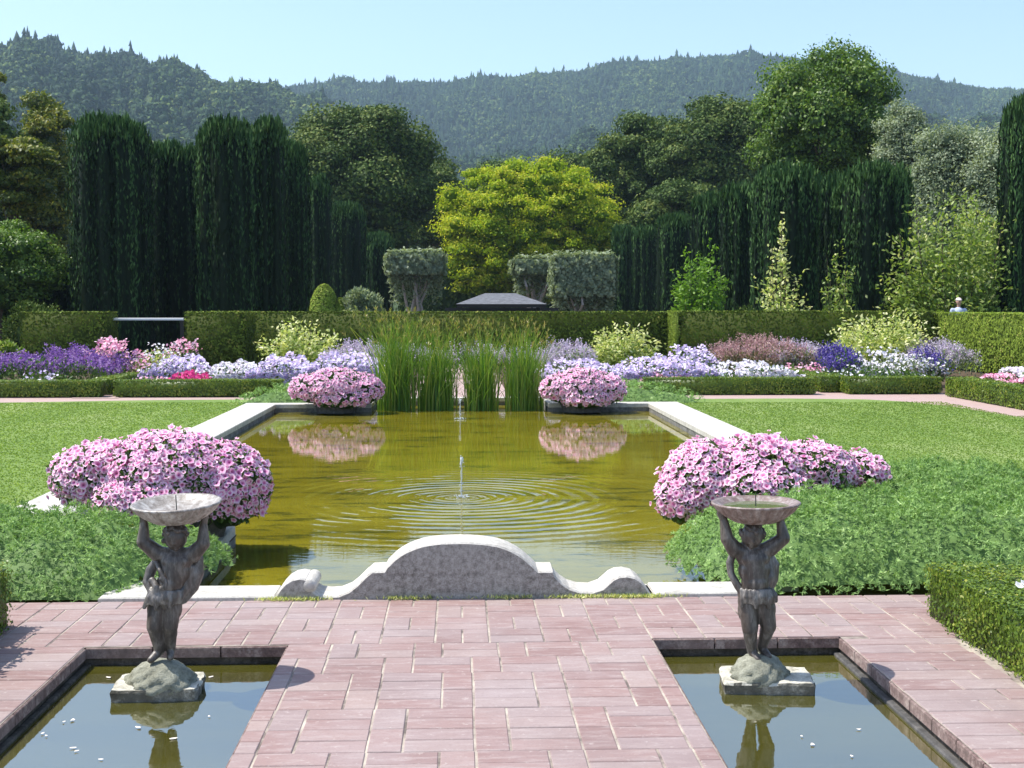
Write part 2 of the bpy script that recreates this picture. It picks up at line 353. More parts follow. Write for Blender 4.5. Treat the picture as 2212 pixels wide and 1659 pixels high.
sheet('ground', cells(-4000, 4000, -60, 6000, HOLES), -.045, M['soil'])
# lawn : polygon with the curved right-hand edge
def polysheet(name, pts, z, mat):
    b = MB(); b.add([(x, y, z) for x, y in pts], [tuple(range(len(pts)))]); o = b.build(name, mat); tag(o, kind='structure'); return o
edgeR = [gp(*p) for p in ((1480, 861), (1700, 860), (1870, 862), (1960, 867), (2060, 878), (2212, 902), (2400, 945), (2700, 1040), (3000, 1180))]
CPO = .58                                     # coping width
polysheet('lawn', [(PX1+CPO, 11.0), (7.2, 9.5), (7.2, 11.0)] + edgeR[::-1] + [(PX1+CPO, 25.2)], -.006, M['lawn'])
edgeL = [gp(*p) for p in ((540, 862), (300, 864), (0, 869), (-300, 878), (-700, 900))]
lawnL = polysheet('lawn', [(PX0-CPO, 9.5), (PX0-CPO, 25.3)] + edgeL + [(-14, 9.5)], -.006, M['lawn'])
# fine grass blades on the nearer lawn so that its edge and sheen are real
def blades(n, xr, yr, keep, h=.035, z=-.006):
    X = rng.uniform(*xr, n); Y = yr[0] + (yr[1]-yr[0]) * rng.uniform(0, 1, n) ** 1.5
    k = keep(X, Y); X = X[k]; Y = Y[k]; n = len(X)
    a = rng.uniform(0, 6.28, n); l = h * rng.uniform(.5, 1.2, n); tl = rng.normal(0, .45, (n, 2)); wd = .004 + .0005 * Y
    P = np.stack([X, Y, np.full(n, z)], 1); sd_ = np.stack([np.cos(a)*wd, np.sin(a)*wd, np.zeros(n)], 1)
    T = P + np.stack([tl[:,0]*l, tl[:,1]*l, l], 1)
    V = np.stack([P - sd_, P + sd_, T], 1).reshape(-1, 3)
    return V, np.arange(n*3).reshape(-1, 3), np.repeat(np.clip(rng.normal(.5, .25, n), 0, 1), 3)
V, Fc, A = blades(110000, (3.9, 11), (9.6, 25), lambda X, Y: (X > 4.02) & (X < Y*.44) & ((Y < 21.3) | (X < 9)) & (Y < 24.6), .014)
V2, F2_, A2 = blades(90000, (-10, -3.8), (9.6, 25), lambda X, Y: (X > -Y*.37) & (X < -3.85), .014)
g_ = link('grass', npmesh('grass', np.concatenate([V, V2]), np.concatenate([Fc, F2_ + len(V)]), M['blade'], {'var': np.concatenate([A, A2])}))
tag(g_, 'short mown grass blades of the two lawns beside the pool', 'grass', kind='stuff')
# brick paths along the far side of the lawns
outR = [gp(*p) for p in ((1400, 850), (1765, 849), (1840, 848), (2035, 848), (2120, 864), (2212, 884), (2400, 915), (2700, 990), (3000, 1110))]
polysheet('path', edgeR + outR[::-1] , -.016, M['path'])
polysheet('path', [(7.1, 26.5), (8.1, 26.5), (8.4, 34), (7.4, 34)], -.020, M['path'])
polysheet('path', [(-30, 24.6), (-3.6, 25.2), (-3.6, 27.0), (-30, 27.2)], -.020, M['path'])
polysheet('path', [(-7.5, 26.3), (-6.6, 26.3), (-8.2, 34), (-9.2, 34)], -.014, M['path'])
polysheet('path', [(-.9, 25.9), (1.0, 25.9), (1.0, 44), (-.9, 44)], -.012, M['path'])
# water
def waters(name, rects, z, mat, n=1):
    b = MB()
    for a, c, d, e in rects: b.add([(a,d,z),(c,d,z),(c,e,z),(a,e,z)], [(0,1,2,3)])
    o = b.build(name, mat); tag(o, kind='structure'); return o
waters('pool_water', HOLES[:3], -.12, M['poolwater'])
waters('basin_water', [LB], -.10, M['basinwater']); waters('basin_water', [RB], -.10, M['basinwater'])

# brick terrace: every brick its own block in one paved surface
class Brk:
    def __init__(s): s.b = MB()
    def brick(s, x0, x1, y0, y1, holes):
        g = .0048; x0 += g*random.uniform(.8, 1.2); x1 -= g*random.uniform(.8, 1.2); y0 += .0035*random.uniform(.4, 1.3); y1 -= .0035*random.uniform(.4, 1.3)
        for a, c, d, e in holes:                     # bricks are cut at the basin edges
            if x1 > a and x0 < c and y1 > d and y0 < e:
                mx, my = (x0+x1)/2, (y0+y1)/2
                if x0 < a < x1 and y1 > d and my < e: x1 = a
                elif x0 < c < x1 and my < e: x0 = c
                elif y0 < e < y1: y0 = e
                else: return
        if x1 - x0 < .015 or y1 - y0 < .015: return
        s.b.box(x0, x1, y0, y1, -.035, random.uniform(-.0015, .0012), .0035, random.random())
PB = Brk(); Q = .1435
hz = [LB, RB]
# field between the basins: pairs of stretchers and single headers
row = 0; y = 1.2
while y + 2*Q < 7.0:
    x = LB[1] - random.choice([.06, .2, .34]); row += 1
    while x < RB[0]:
        L = 2*Q*1.0
        if (row + int((x+5)*0)) % 1 == 0:
            PB.brick(x, min(x+L, RB[0]), y, y+Q, hz); PB.brick(x, min(x+L, RB[0]), y+Q, y+2*Q, hz); x += L
            if x < RB[0]: PB.brick(x, min(x+Q, RB[0]), y, y+2*Q, hz); x += Q
    y += 2*Q
YB = y
# cross band behind the basins: basket weave
ix = 0; x = -7.3
while x < 3.4:
    y = YB; j = 0
    while y < 8.0 - .02:
        y1 = min(y+2*Q, 8.0)
        blk = random.random()
        if (ix + j) % 2 == 0:
            PB.brick(x, x+2*Q, y, min(y+Q, 8.0), hz)
            if y+Q < 7.98: PB.brick(x, x+2*Q, y+Q, y1, hz)
        else:
            PB.brick(x, x+Q, y, y1, hz); PB.brick(x+Q, x+2*Q, y, y1, hz)
        y += 2*Q; j += 1
    x += 2*Q; ix += 1
# strips outside the basins: long bricks across
for (xa, xb) in ((-3.6, LB[0]), (RB[1], 2.62)):
    y = 1.2; r_ = 0
    while y < YB - .01:
        x = xb if xa < 0 else xa; r_ += 1; first = 1.5 if r_ % 2 else 1.0
        sgn = -1 if xa < 0 else 1; L = 2*Q*first
        while (x > xa if sgn < 0 else x < xb):
            a_, b_ = sorted((x, x + sgn*L)); a_ = max(a_, xa); b_ = min(b_, xb)
            PB.brick(a_, b_, y, min(y+Q*1.15, YB), hz); x += sgn*L; L = 2*Q
        y += Q*1.15
bp = PB.b.build('brick_pavement', M['brick']); tag(bp, kind='structure')
mort = sheet('mortar_bed', cells(-7.5, 3.4, .9, 8.0, [LB, RB]), -.0045, M['mortar'])
# basin linings
def basin(hole, lab):
    x0, x1, y0, y1 = hole; t = empty('basin_lining', ((x0+x1)/2, (y0+y1)/2, -.5)); ox, oy = t.location.x, t.location.y
    tag(t, lab, 'pool lining')
    def bx(nm, a, b_, c, d, z0, z1, m, ch=0.004):
        b = MB(); b.box(a-ox, b_-ox, c-oy, d-oy, z0+.5, z1+.5, ch); return b.build(nm, M[m], t)
    # brick edge course hanging a little over the recess (far wall and side walls), damp wall below
    g = .006
    n = int((x1-x0)/.27); L = (x1-x0)/n
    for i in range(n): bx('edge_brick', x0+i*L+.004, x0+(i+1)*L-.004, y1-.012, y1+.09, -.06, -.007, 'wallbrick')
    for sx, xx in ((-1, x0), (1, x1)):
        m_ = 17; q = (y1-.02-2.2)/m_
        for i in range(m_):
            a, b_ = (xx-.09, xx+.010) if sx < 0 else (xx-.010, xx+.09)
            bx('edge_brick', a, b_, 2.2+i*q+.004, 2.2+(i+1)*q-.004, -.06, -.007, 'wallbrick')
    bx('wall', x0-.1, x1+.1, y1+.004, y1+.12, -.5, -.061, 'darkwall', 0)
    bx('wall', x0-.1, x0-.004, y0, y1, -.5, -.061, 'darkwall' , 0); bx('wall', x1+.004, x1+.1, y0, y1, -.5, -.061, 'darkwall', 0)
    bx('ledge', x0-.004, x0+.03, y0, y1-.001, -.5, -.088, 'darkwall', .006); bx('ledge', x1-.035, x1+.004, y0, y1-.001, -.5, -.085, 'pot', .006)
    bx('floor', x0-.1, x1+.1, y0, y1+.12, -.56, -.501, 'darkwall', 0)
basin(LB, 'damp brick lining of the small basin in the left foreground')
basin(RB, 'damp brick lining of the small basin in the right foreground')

# pool coping: slabs with joints, inner wall below
def coping():
    t = empty('pool_coping', (AX, 16, 0)); tag(t, 'pale stone coping and inner wall around the long pool', 'coping')
    slabs = []
    def run(x0, x1, y0, y1, along, seg):
        L = (y1-y0) if along == 'y' else (x1-x0); n = max(1, round(L/seg)); b = MB(); wl = MB()
        for i in range(n):
            if along == 'y': a = (x0, x1, y0+i*L/n+.003, y0+(i+1)*L/n-.003)
            else: a = (x0+i*L/n+.003, x0+(i+1)*L/n-.003, y0, y1)
            z = .028 + random.uniform(-.002, .003)
            b.box(a[0]-AX, a[1]-AX, a[2]-16, a[3]-16, -.045, z, .008, random.random())
        return b
    S1 = [run(PX0-CPO, PX0, PY1-.4, PY2, 'y', 1.5), run(PX1, PX1+CPO, PY1-.4, PY2, 'y', 1.5),
          run(PX0-CPO, -1.56, PY2, PY2+.35, 'x', 1.1), run(1.61, PX1+CPO, PY2, PY2+.35, 'x', 1.1),
          run(-1.85, -1.55, PY2+.352, PY3, 'y', .8), run(1.6, 1.9, PY2+.352, PY3, 'y', .8), run(-1.85, 1.9, PY3, PY3+.25, 'x', .9),
          run(PX0, -1.76, PY1-.35, PY1, 'x', .8), run(1.86, PX1, PY1-.35, PY1, 'x', .8),
          run(PNX0-.3, PNX0, PY0, PY1-.352, 'y', .8), run(PNX1, PNX1+.3, PY0, PY1-.352, 'y', .8)]
    for b in S1: b.build('coping_run', M['coping'], t)
    f = MB()
    for a, c in ((-2.15, -1.10), (1.185, 1.78)):
        x = a
        while x < c - .05: x2 = min(x + 1.05, c); f.box(x+.002-AX, x2-.002-AX, 8.0-16, PY0-16, -.05, .022 + random.uniform(0, .003), .008); x = x2
    f.box(-1.098-AX, 1.183-AX, 8.006-16, PY0-16, -.05, .012, .004)
    f.build('front_slab', M['coping'], t)
    g = MB(); T = .12
    for a in ((PX0-T, PX0-.01, PY1-T, PY2), (PX1+.01, PX1+T, PY1-T, PY2), (PX0-T, -1.56, PY2+.01, PY2+T), (1.61, PX1+T, PY2+.01, PY2+T),
              (-1.66, -1.56, PY2+T, PY3), (1.61, 1.71, PY2+T, PY3), (-1.66, 1.71, PY3+.01, PY3+T), (PX0, PNX0-.01, PY1-T, PY1-.01), (PNX1+.01, PX1, PY1-T, PY1-.01),
              (PNX0-T, PNX0-.01, PY0, PY1-T), (PNX1+.01, PNX1+T, PY0, PY1-T), (PNX0, PNX1, PY0-T, PY0-.01)):
        g.box(a[0]-AX, a[1]-AX, a[2]-16, a[3]-16, -.6, -.046)
    g.build('inner_wall', M['wallgrey'], t)
    fl = MB(); fl.box(PX0-T-AX, PX1+T-AX, PY0-16, PY3-16, -.66, -.601); fl.build('pool_floor', M['darkwall'], t)
M['wallgrey'] = stonemat('grey_pool_wall', (.07, .07, .065), (.17, .165, .15), (.32, .31, .29), 8, .5)
coping()

# ------------------------------------------------------------------ the scroll-topped wall at the near end of the pool
def scroll_wall():
    pts = [(42,375),(50,358),(66,335),(90,310),(125,290),(160,283),(188,288),(207,301),(217,318),(222,335),(232,355),(255,368),(300,373),(350,370),(400,350),(440,318),(480,278),(512,252),(574,250),
           (583,232),(620,195),(650,172),(680,155),(720,138),(760,125),(805,117),(850,112),(900,110),(950,109),(1000,110),(1040,113),(1085,118),(1130,126),(1165,137),(1200,152),(1230,169),(1260,190),(1300,225),(1325,250),
           (1398,250),(1410,275),(1440,308),(1480,335),(1530,350),(1590,352),(1640,335),(1665,312),(1690,290),(1720,276),(1760,272),(1800,281),(1830,302),(1850,325),(1880,368),(1893,378)]
    Y0, T = 8.0, .30; P = []
    for cx, cy in pts:
        x, z = at(576 + cx*.4427, 1123.3 + cy*.4427, Y0); P.append((x, max(z, .012)))
    P = [(P[0][0], -.02)] + P + [(P[-1][0], -.02)]
    ox = AX; n = len(P); b = MB()
    # front face bevelled back a little
    cxm = AX
    rows = [(0.010, 0.0), (0.0, .012), (0.0, T-.012), (.010, T)]
    vs = []
    for inset, dy in rows:
        for i, (x, z) in enumerate(P):
            a = Vector((P[max(i-1,0)])); c = Vector(P[min(i+1, n-1)]); d = (c-a).normalized(); nn = Vector((d.y, -d.x))  # points down/inside for left-to-right
            vs.append((x + nn.x*inset - ox, Y0+dy, max(z + nn.y*inset, -.02)))
    fs = []
    for r in range(3):
        for i in range(n-1): fs.append((r*n+i, r*n+i+1, (r+1)*n+i+1, (r+1)*n+i))
    t = empty('scroll_wall', (ox, 0, 0)); tag(t, 'low grey wall with arched centre and curled scroll ends at the near end of the pool', 'wall')
    b.add(vs, fs); o = b.build('coping', M['scroll'], t)
    import mathutils.geometry as mg
    for nm, k, dyy in (('face', 0, 0), ('face', 3, T)):
        poly = [Vector((vs[k*n+i][0], vs[k*n+i][2], 0)) for i in range(n)]
        tri = mg.tessellate_polygon([poly]); f2 = MB()
        f2.add([(p.x, Y0+dyy, p.y) for p in poly], [tuple(x) for x in tri]); f2.build(nm, M['scrollface'], t)
    # curled volute rolls on the two inner/outer ends
    for cx, cy, r0, sgn, sy in ((208, 322, .043, 1, 0), (1712, 300, .0, -1, 0)):
        if r0 <= 0: continue
        x, z = at(576 + cx*.4427, 1123.3 + cy*.4427, Y0); v = MB()
        prof = [(0, -.001), (r0*.75, -.001), (r0, .012), (r0, T-.012), (r0*.8, T+.001), (0, T+.001)]; vs2 = []; f3 = []; N = 20
        for (r, d) in prof:
            for k in range(N): a = 2*math.pi*k/N; vs2.append((x-ox+r*math.cos(a), Y0-.004+d*1.03, z+r*math.sin(a)))
        for i in range(len(prof)-1):
            for k in range(N): q = (k+1) % N; f3.append((i*N+k, i*N+q, (i+1)*N+q, (i+1)*N+k))
        v.add(vs2, f3); v.build('volute', M['scroll'], t, True)
scroll_wall()

# ------------------------------------------------------------------ foliage helpers
def unit(v): return v / np.maximum(np.linalg.norm(v, axis=1, keepdims=True), 1e-9)
def cards(P, U, w, l, var, fold=0.25):
    """rhombic leaves from base P along U; returns V,F,A (quads)"""
    n = len(P); U = unit(U); r = unit(rng.normal(size=(n, 3))); Sd = unit(np.cross(U, r)); Nn = np.cross(U, Sd)
    w = np.broadcast_to(np.asarray(w, float), (n,))[:, None]; l = np.broadcast_to(np.asarray(l, float), (n,))[:, None]
    a = P; b = P + U*l*.5 + Sd*w*.5 + Nn*w*fold; c = P + U*l; d = P + U*l*.5 - Sd*w*.5 + Nn*w*fold
    V = np.stack([a, b, c, d], 1).reshape(-1, 3)
    return V, np.arange(4*n).reshape(-1, 4), np.repeat(np.clip(var, 0, 1), 4)
def join(parts):
    Vs, Fs, As, o = [], [], [], 0
    for V, F_, A in parts: Vs.append(V); Fs.append(F_ + o); As.append(A); o += len(V)
    return np.concatenate(Vs), Fs, np.concatenate(As)
def cardsN(P, U, N, w, l, var, fold=0.15):
    """leaves lying roughly square to N"""
    n = len(P); N = unit(N); U = unit(U - N*np.sum(U*N, 1, keepdims=True)*.85); Sd = unit(np.cross(U, N)); Nn = np.cross(Sd, U)
    w = np.broadcast_to(np.asarray(w, float), (n,))[:, None]; l = np.broadcast_to(np.asarray(l, float), (n,))[:, None]
    a = P - U*l*.35; V = np.stack([a, a + U*l*.5 + Sd*w*.5 + Nn*w*fold, a + U*l, a + U*l*.5 - Sd*w*.5 + Nn*w*fold], 1).reshape(-1, 3)
    return V, np.arange(4*n).reshape(-1, 4), np.repeat(np.clip(var, 0, 1), 4)
def cardobj(name, parts, mat, parent=None):
    V, F_, A = join(parts); return link(name, npmesh(name, V, F_, mat, {'var': A}), parent)
def sph(n): return unit(rng.normal(size=(n, 3)))
def ellip_core(c, r, nu=10, nv=7, jit=.12):
    V = []; F_ = []
    for j in range(nv+1):
        ph = math.pi*j/nv
        for i in range(nu):
            th = 2*math.pi*i/nu; k = 1 + random.uniform(-jit, jit)
            V.append((c[0]+r[0]*k*math.sin(ph)*math.cos(th), c[1]+r[1]*k*math.sin(ph)*math.sin(th), c[2]+r[2]*k*math.cos(ph)))
    for j in range(nv):
        for i in range(nu): F_.append((j*nu+i, j*nu+(i+1) % nu, (j+1)*nu+(i+1) % nu, (j+1)*nu+i))
    return np.array(V), np.array(F_), np.full(len(V), .05)

# clipped hedge: box with slightly uneven faces, covered with short leaves
def hedge_parts(x0, x1, y0, y1, z0, z1, dens, lf, rnd=.03, lean=0, top=1.0, faces='fblrt', flat=.5):
    parts = []; c = MB(); k = lf*.6
    # core as a subdivided uneven box
    parts.append(None)
    V = []; F_ = []
    core = np.array([(x0+k,y0+k,z0),(x1-k,y0+k,z0),(x1-k,y1-k,z0),(x0+k,y1-k,z0),(x0+k,y0+k,z1-k),(x1-k,y0+k,z1-k),(x1-k,y1-k,z1-k),(x0+k,y1-k,z1-k)])
    parts[0] = (core, np.array([(0,3,2,1),(4,5,6,7),(0,1,5,4),(1,2,6,5),(2,3,7,6),(3,0,4,7)]), np.full(8, .1))
    def face(area, mk, nrm):
        n = int(area*dens)
        if n < 1: return
        P = mk(rng.uniform(0, 1, n), rng.uniform(0, 1, n)); N = np.tile(np.array(nrm, float), (n, 1))
        q = np.sin(P[:,0]*3.1+P[:,1]*2.3)*np.sin(P[:,2]*5+P[:,0]*1.7)*.5 + .5*np.sin(P[:,0]*9+P[:,2]*7+P[:,1]*8)
        P = P + N*(q*rnd*.35 + rng.normal(0, rnd*.35, n))[:, None] - N*lf*.45
        v = np.clip(.5 + .22*q + rng.normal(0, .22, n), 0, 1)
        parts.append(cardsN(P+N*lf*.3, rng.normal(0, 1, (n, 3)) + np.array([0, 0, .5]), N+rng.normal(0, flat*.36, (n, 3)), lf*.65*rng.uniform(.7, 1.2, n), lf*rng.uniform(.6, 1.25, n), v))
    dx, dy, dz = x1-x0, y1-y0, z1-z0
    if 'f' in faces: face(dx*dz, lambda a, b: np.stack([x0+a*dx, np.full_like(a, y0), z0+b*dz], 1), (0,-1,0))
    if 'b' in faces: face(dx*dz*.4, lambda a, b: np.stack([x0+a*dx, np.full_like(a, y1), z0+b*dz], 1), (0,1,0))
    if 'l' in faces: face(dy*dz, lambda a, b: np.stack([np.full_like(a, x0), y0+a*dy, z0+b*dz], 1), (-1,0,0))
    if 'r' in faces: face(dy*dz, lambda a, b: np.stack([np.full_like(a, x1), y0+a*dy, z0+b*dz], 1), (1,0,0))
    if 't' in faces: face(dx*dy*top, lambda a, b: np.stack([x0+a*dx, y0+b*dy, np.full_like(a, z1)], 1), (0,0,1))
    return parts
def hedge(name, box, dens, lf, mat, lab, cat='hedge', group=None, rz=0, org=None, **kw):
    x0, x1, y0, y1, z0, z1 = box; ox, oy = ((x0+x1)/2, (y0+y1)/2) if org is None else org
    V, F_, A = join(hedge_parts(x0-ox, x1-ox, y0-oy, y1-oy, z0, z1, dens, lf, **kw))
    o = link(name, npmesh(name, V, F_, M[mat], {'var': A})); o.location = (ox, oy, 0); o.rotation_euler = (0, 0, rz)
    return tag(o, lab, cat, group)

HT = 1.61; HY = 41.0
def hx(px, Y): return at(px, 700, Y)[0]
# tall clipped yew hedges across the back
hedge('yew_hedge', (hx(43, 40), hx(226, 40), 40, 41.6, 0, HT), 420, .09, 'yewhedge', 'dark clipped hedge block left of the white rail')
hedge('yew_hedge', (hx(398, 37.5), hx(530, 37.5), 37.5, 39.6, 0, HT), 480, .085, 'yewhedge', 'forward clipped hedge block right of the white rail', rnd=.05)
hedge('yew_hedge', (hx(534, HY), hx(1458, HY), HY, HY+1.2, 0, HT), 420, .09, 'yewhedge', 'long dark clipped hedge running behind the reeds')
HR0 = 39.4
hedge('yew_hedge', (hx(1469, HR0), hx(2022, HR0), HR0, HR0+1.7, 0, HT+.02), 420, .09, 'yewhedge', 'dark clipped hedge behind the large cream bush')
xr = hx(2024, HR0)
hedge('yew_hedge', (xr+.02, xr+1.4, 20, HR0+1.2, 0, HT-.02), 420, .085, 'lighter', 'sunlit bright green hedge at the far right edge of the garden', faces='flt')  # sunlight on this hedge is partly put into its leaf colour
xs_ = hx(1469, HR0)
hedge('yew_hedge', (xs_-.13, xs_-.012, HR0-.05, HR0+1.7, 0, HT+.03), 700, .06, 'lighter', 'added strip of lightened leaves standing for sun on the left end of the hedge behind the cream bush', rnd=.02, faces='flt')  # added leaf strip whose pale colour imitates the sunlit end face
# white rail over the dark opening
r0 = empty('rail', (hx(312, 41.2), 41.2, 0)); tag(r0, 'white horizontal rail across the dark gap between the left hedges', 'rail')
xa, xb = hx(205, 41.2)-r0.location.x, hx(400, 41.2)-r0.location.x
b = MB(); b.box(xa, xb, -.05, .05, 1.36, 1.43, .01); b.build('bar', M['whitepaint'], r0)
for q in (xa+.1, xb-.1): b = MB(); b.box(q-.05, q+.05, -.04, .04, 0, 1.36); b.build('post', M['darkwood'], r0)

# dwarf box hedges round the beds
def boxh(p0, p1, Y0, dep, h, lab, dens=1500, rz=0, **kw):
    x0, x1 = hx(p0, Y0), hx(p1, Y0)
    return hedge('box_hedge', (x0, x1, Y0, Y0+dep, 0, h), dens, .05, 'box', lab, 'box hedge', 'low box hedges edging the flower beds', **kw)
boxh(-250, 214, 26.6, .55, .30, 'low box hedge in front of the purple salvia at the left edge')
boxh(242, 604, 26.6, .55, .31, 'low box hedge in front of the magenta strip and white flowers', )
hedge('box_hedge', (hx(236, 29), hx(236, 29)+.45, 27.3, 33, 0, .3), 1200, .05, 'box', 'low box hedge running back beside the narrow gap left of the magenta strip', 'box hedge', 'low box hedges edging the flower beds')
boxh(1395, 1765, 26.8, .55, .32, 'low box hedge right of the pool in front of the lilac and white petunias')
boxh(1835, 2036, 26.9, .6, .32, 'low box hedge below the dark blue and silver flowers')
hedge('box_hedge', (hx(1772, 28)-.1, hx(1772, 28)+.5, 27.55, 33, 0, .31), 1200, .05, 'box', 'low sunlit box hedge running back from the path right of the white petunias', 'box hedge', 'low box hedges edging the flower beds')
pa = gp(2042, 854); pb_ = gp(2320, 905)
L_ = math.hypot(pb_[0]-pa[0], pb_[1]-pa[1]); ang = math.atan2(pb_[1]-pa[1], pb_[0]-pa[0])
o = hedge('box_hedge', (0, L_, 0, .55, 0, .36), 1500, .05, 'box', 'sunlit low box hedge slanting to the right edge under the white and pink flowers', 'box hedge', 'low box hedges edging the flower beds', rz=ang, org=(0, 0))
o.location = (pa[0], pa[1], 0)
# near box hedges in the foreground corners
def nearbox(box, lab, dens, lf=.024):
    return hedge('box_hedge', box, dens, lf, 'box', lab, 'box hedge', rnd=.045, flat=.8, faces='flrt')
nearbox((2.66, 3.85, 4.6, 7.45, 0, .29), 'thick box hedge in the right foreground with one white flower on it', 7500)
nearbox((-3.1, -2.47, 6.98, 7.42, 0, .33), 'box hedge sliver at the left edge of the terrace', 5000)
nearbox((-3.3, -2.5, 5.2, 7.0, 0, .60), 'tall box hedge outside the left edge casting shade on the brick', 900, .05)

# ------------------------------------------------------------------ junipers
def inside_soft(X, Y, poly):
    # distance to polygon edge (positive inside)
    P = np.array(poly); n = len(P); d = np.full(X.shape, 1e9); ins = np.zeros(X.shape, bool)
    for i in range(n):
        a = P[i]; b = P[(i+1) % n]; e = b-a
        t = np.clip(((X-a[0])*e[0]+(Y-a[1])*e[1])/(e@e), 0, 1)
        d = np.minimum(d, np.hypot(X-a[0]-t*e[0], Y-a[1]-t*e[1]))
        c = ((a[1] > Y) != (b[1] > Y)) & (X < (b[0]-a[0])*(Y-a[1])/(b[1]-a[1]+1e-12)+a[0]); ins ^= c
    return np.where(ins, d, -d)
def lump(X, Y, s=1.0):
    return (np.sin(X*5.1*s+1.3*np.sin(Y*3.3*s))*np.sin(Y*4.7*s+1.1*np.sin(X*2.9*s))*.5 + np.sin(X*11*s+Y*3*s)*np.sin(Y*13*s-X*5*s)*.3)
def mound(name, poly, hmax, soft, dens, sp, mat, lab, cat, zb=0, per=7, seedoff=0, wid=.17):
    P = np.array(poly); x0, y0 = P.min(0); x1, y1 = P.max(0)
    n = int((x1-x0)*(y1-y0)*dens); X = rng.uniform(x0, x1, n); Y = rng.uniform(y0, y1, n)
    d = inside_soft(X, Y, poly); k = d > 0; X, Y, d = X[k], Y[k], d[k]
    def H(X, Y, d): return hmax*(1-(1-np.clip(d/soft, 0, 1))**2.2) + (lump(X+seedoff, Y, .9)*.07+lump(X*1.1+Y*.3, Y*1.2-X*.2, 2.3)*.085+lump(X*1.3-Y*.4, Y+X*.5, 4.7)*.04)*np.clip(d/soft, 0, 1)
    e = .02; Z = H(X, Y, d); gx = (H(X+e, Y, inside_soft(X+e, Y, poly))-Z)/e; gy = (H(X, Y+e, inside_soft(X, Y+e, poly))-Z)/e
    # extra samples where the slope is steep
    N = unit(np.stack([-gx, -gy, np.ones_like(gx)], 1)); rep = np.clip(1/np.maximum(N[:,2], .12), 1, 7)
    kk = rng.uniform(0, 7, len(X)) < rep; 
    X, Y, Z, N, d = X[kk], Y[kk], Z[kk], N[kk], d[kk]; n = len(X)
    base = np.stack([X, Y, Z+zb], 1) + rng.normal(0, .012, (n, 3)) - N*sp*.55
    dirn = unit(N + rng.normal(0, .45, (n, 3)) + np.array([0, 0, .25]))
    v0 = np.clip(.52 + .30*lump(X*2, Y*2) + .25*lump(X*1.1+Y*.3, Y*1.2-X*.2, 3.1) + rng.normal(0, .16, n), 0, 1)
    parts = []
    for j in range(per):
        U = unit(dirn + rng.normal(0, .42, (n, 3))); l = sp*rng.uniform(.6, 1.25, n)
        parts.append(cardsN(base + dirn*sp*.5 + U*sp*.3, U, N + rng.normal(0, .55, (n, 3)) + np.array([0, -.1, .2]), sp*wid*rng.uniform(.7, 1.3, n), l, v0 + rng.normal(0, .08, n)))
    # low inner body
    m = 46; gx_ = np.linspace(x0, x1, m); gy_ = np.linspace(y0, y1, m); GX, GY = np.meshgrid(gx_, gy_)
    D = inside_soft(GX.ravel(), GY.ravel(), poly); GZ = H(GX.ravel(), GY.ravel(), D) - sp*1.3; ok = D > 0
    GV = np.stack([GX.ravel(), GY.ravel(), np.where(ok, np.maximum(GZ, -.02), -.03)+zb], 1); ff = []
    for j in range(m-1):
        for i in range(m-1):
            q = (j*m+i, j*m+i+1, (j+1)*m+i+1, (j+1)*m+i)
            if ok[list(q)].all(): ff.append(q)
    parts.append((GV, np.array(ff), np.full(len(GV), .22)))
    cx, cy = P.mean(0)
    V, F_, A = join(parts); V = V - np.array([cx, cy, 0]); o = link(name, npmesh(name, V, F_, M[mat], {'var': A})); o.location = (cx, cy, 0)
    return tag(o, lab, cat)
mound('juniper', [(-4.4, 8.03), (-2.1, 8.06), (-1.85, 8.6), (-1.55, 9.1), (-1.6, 9.5), (-2.6, 9.7), (-3.3, 10.2), (-4.2, 10.7), (-5, 10.9)], .34, .6, 8000, .040, 'juniper', 'spreading green juniper filling the left corner beside the pool', 'juniper')
mound('juniper', [(1.95, 8.06), (4.2, 8.03), (4.9, 8.6), (5.2, 10.0), (4.9, 11.6), (3.6, 12.0), (2.7, 10.6), (2.1, 9.9), (1.5, 9.6), (1.42, 9.0), (1.55, 8.5)], .40, .6, 8000, .040, 'juniper', 'spreading green juniper filling the right corner behind the box hedge', 'juniper', seedoff=3)
mound('juniper', [(-4.2, 24.4), (-2.5, 24.45), (-2.3, 25.5), (-2.3, 26.5), (-3.1, 26.6)], .34, .8, 1400, .09, 'juniper', 'small green juniper patch beside the far left planter', 'juniper', per=4, seedoff=5)
mound('juniper', [(2.6, 24.45), (4.3, 24.4), (4.6, 24.7), (3.2, 26.6), (2.4, 26.6)], .34, .8, 1400, .09, 'juniper', 'small green juniper patch beside the far right planter', 'juniper', per=4, seedoff=8)

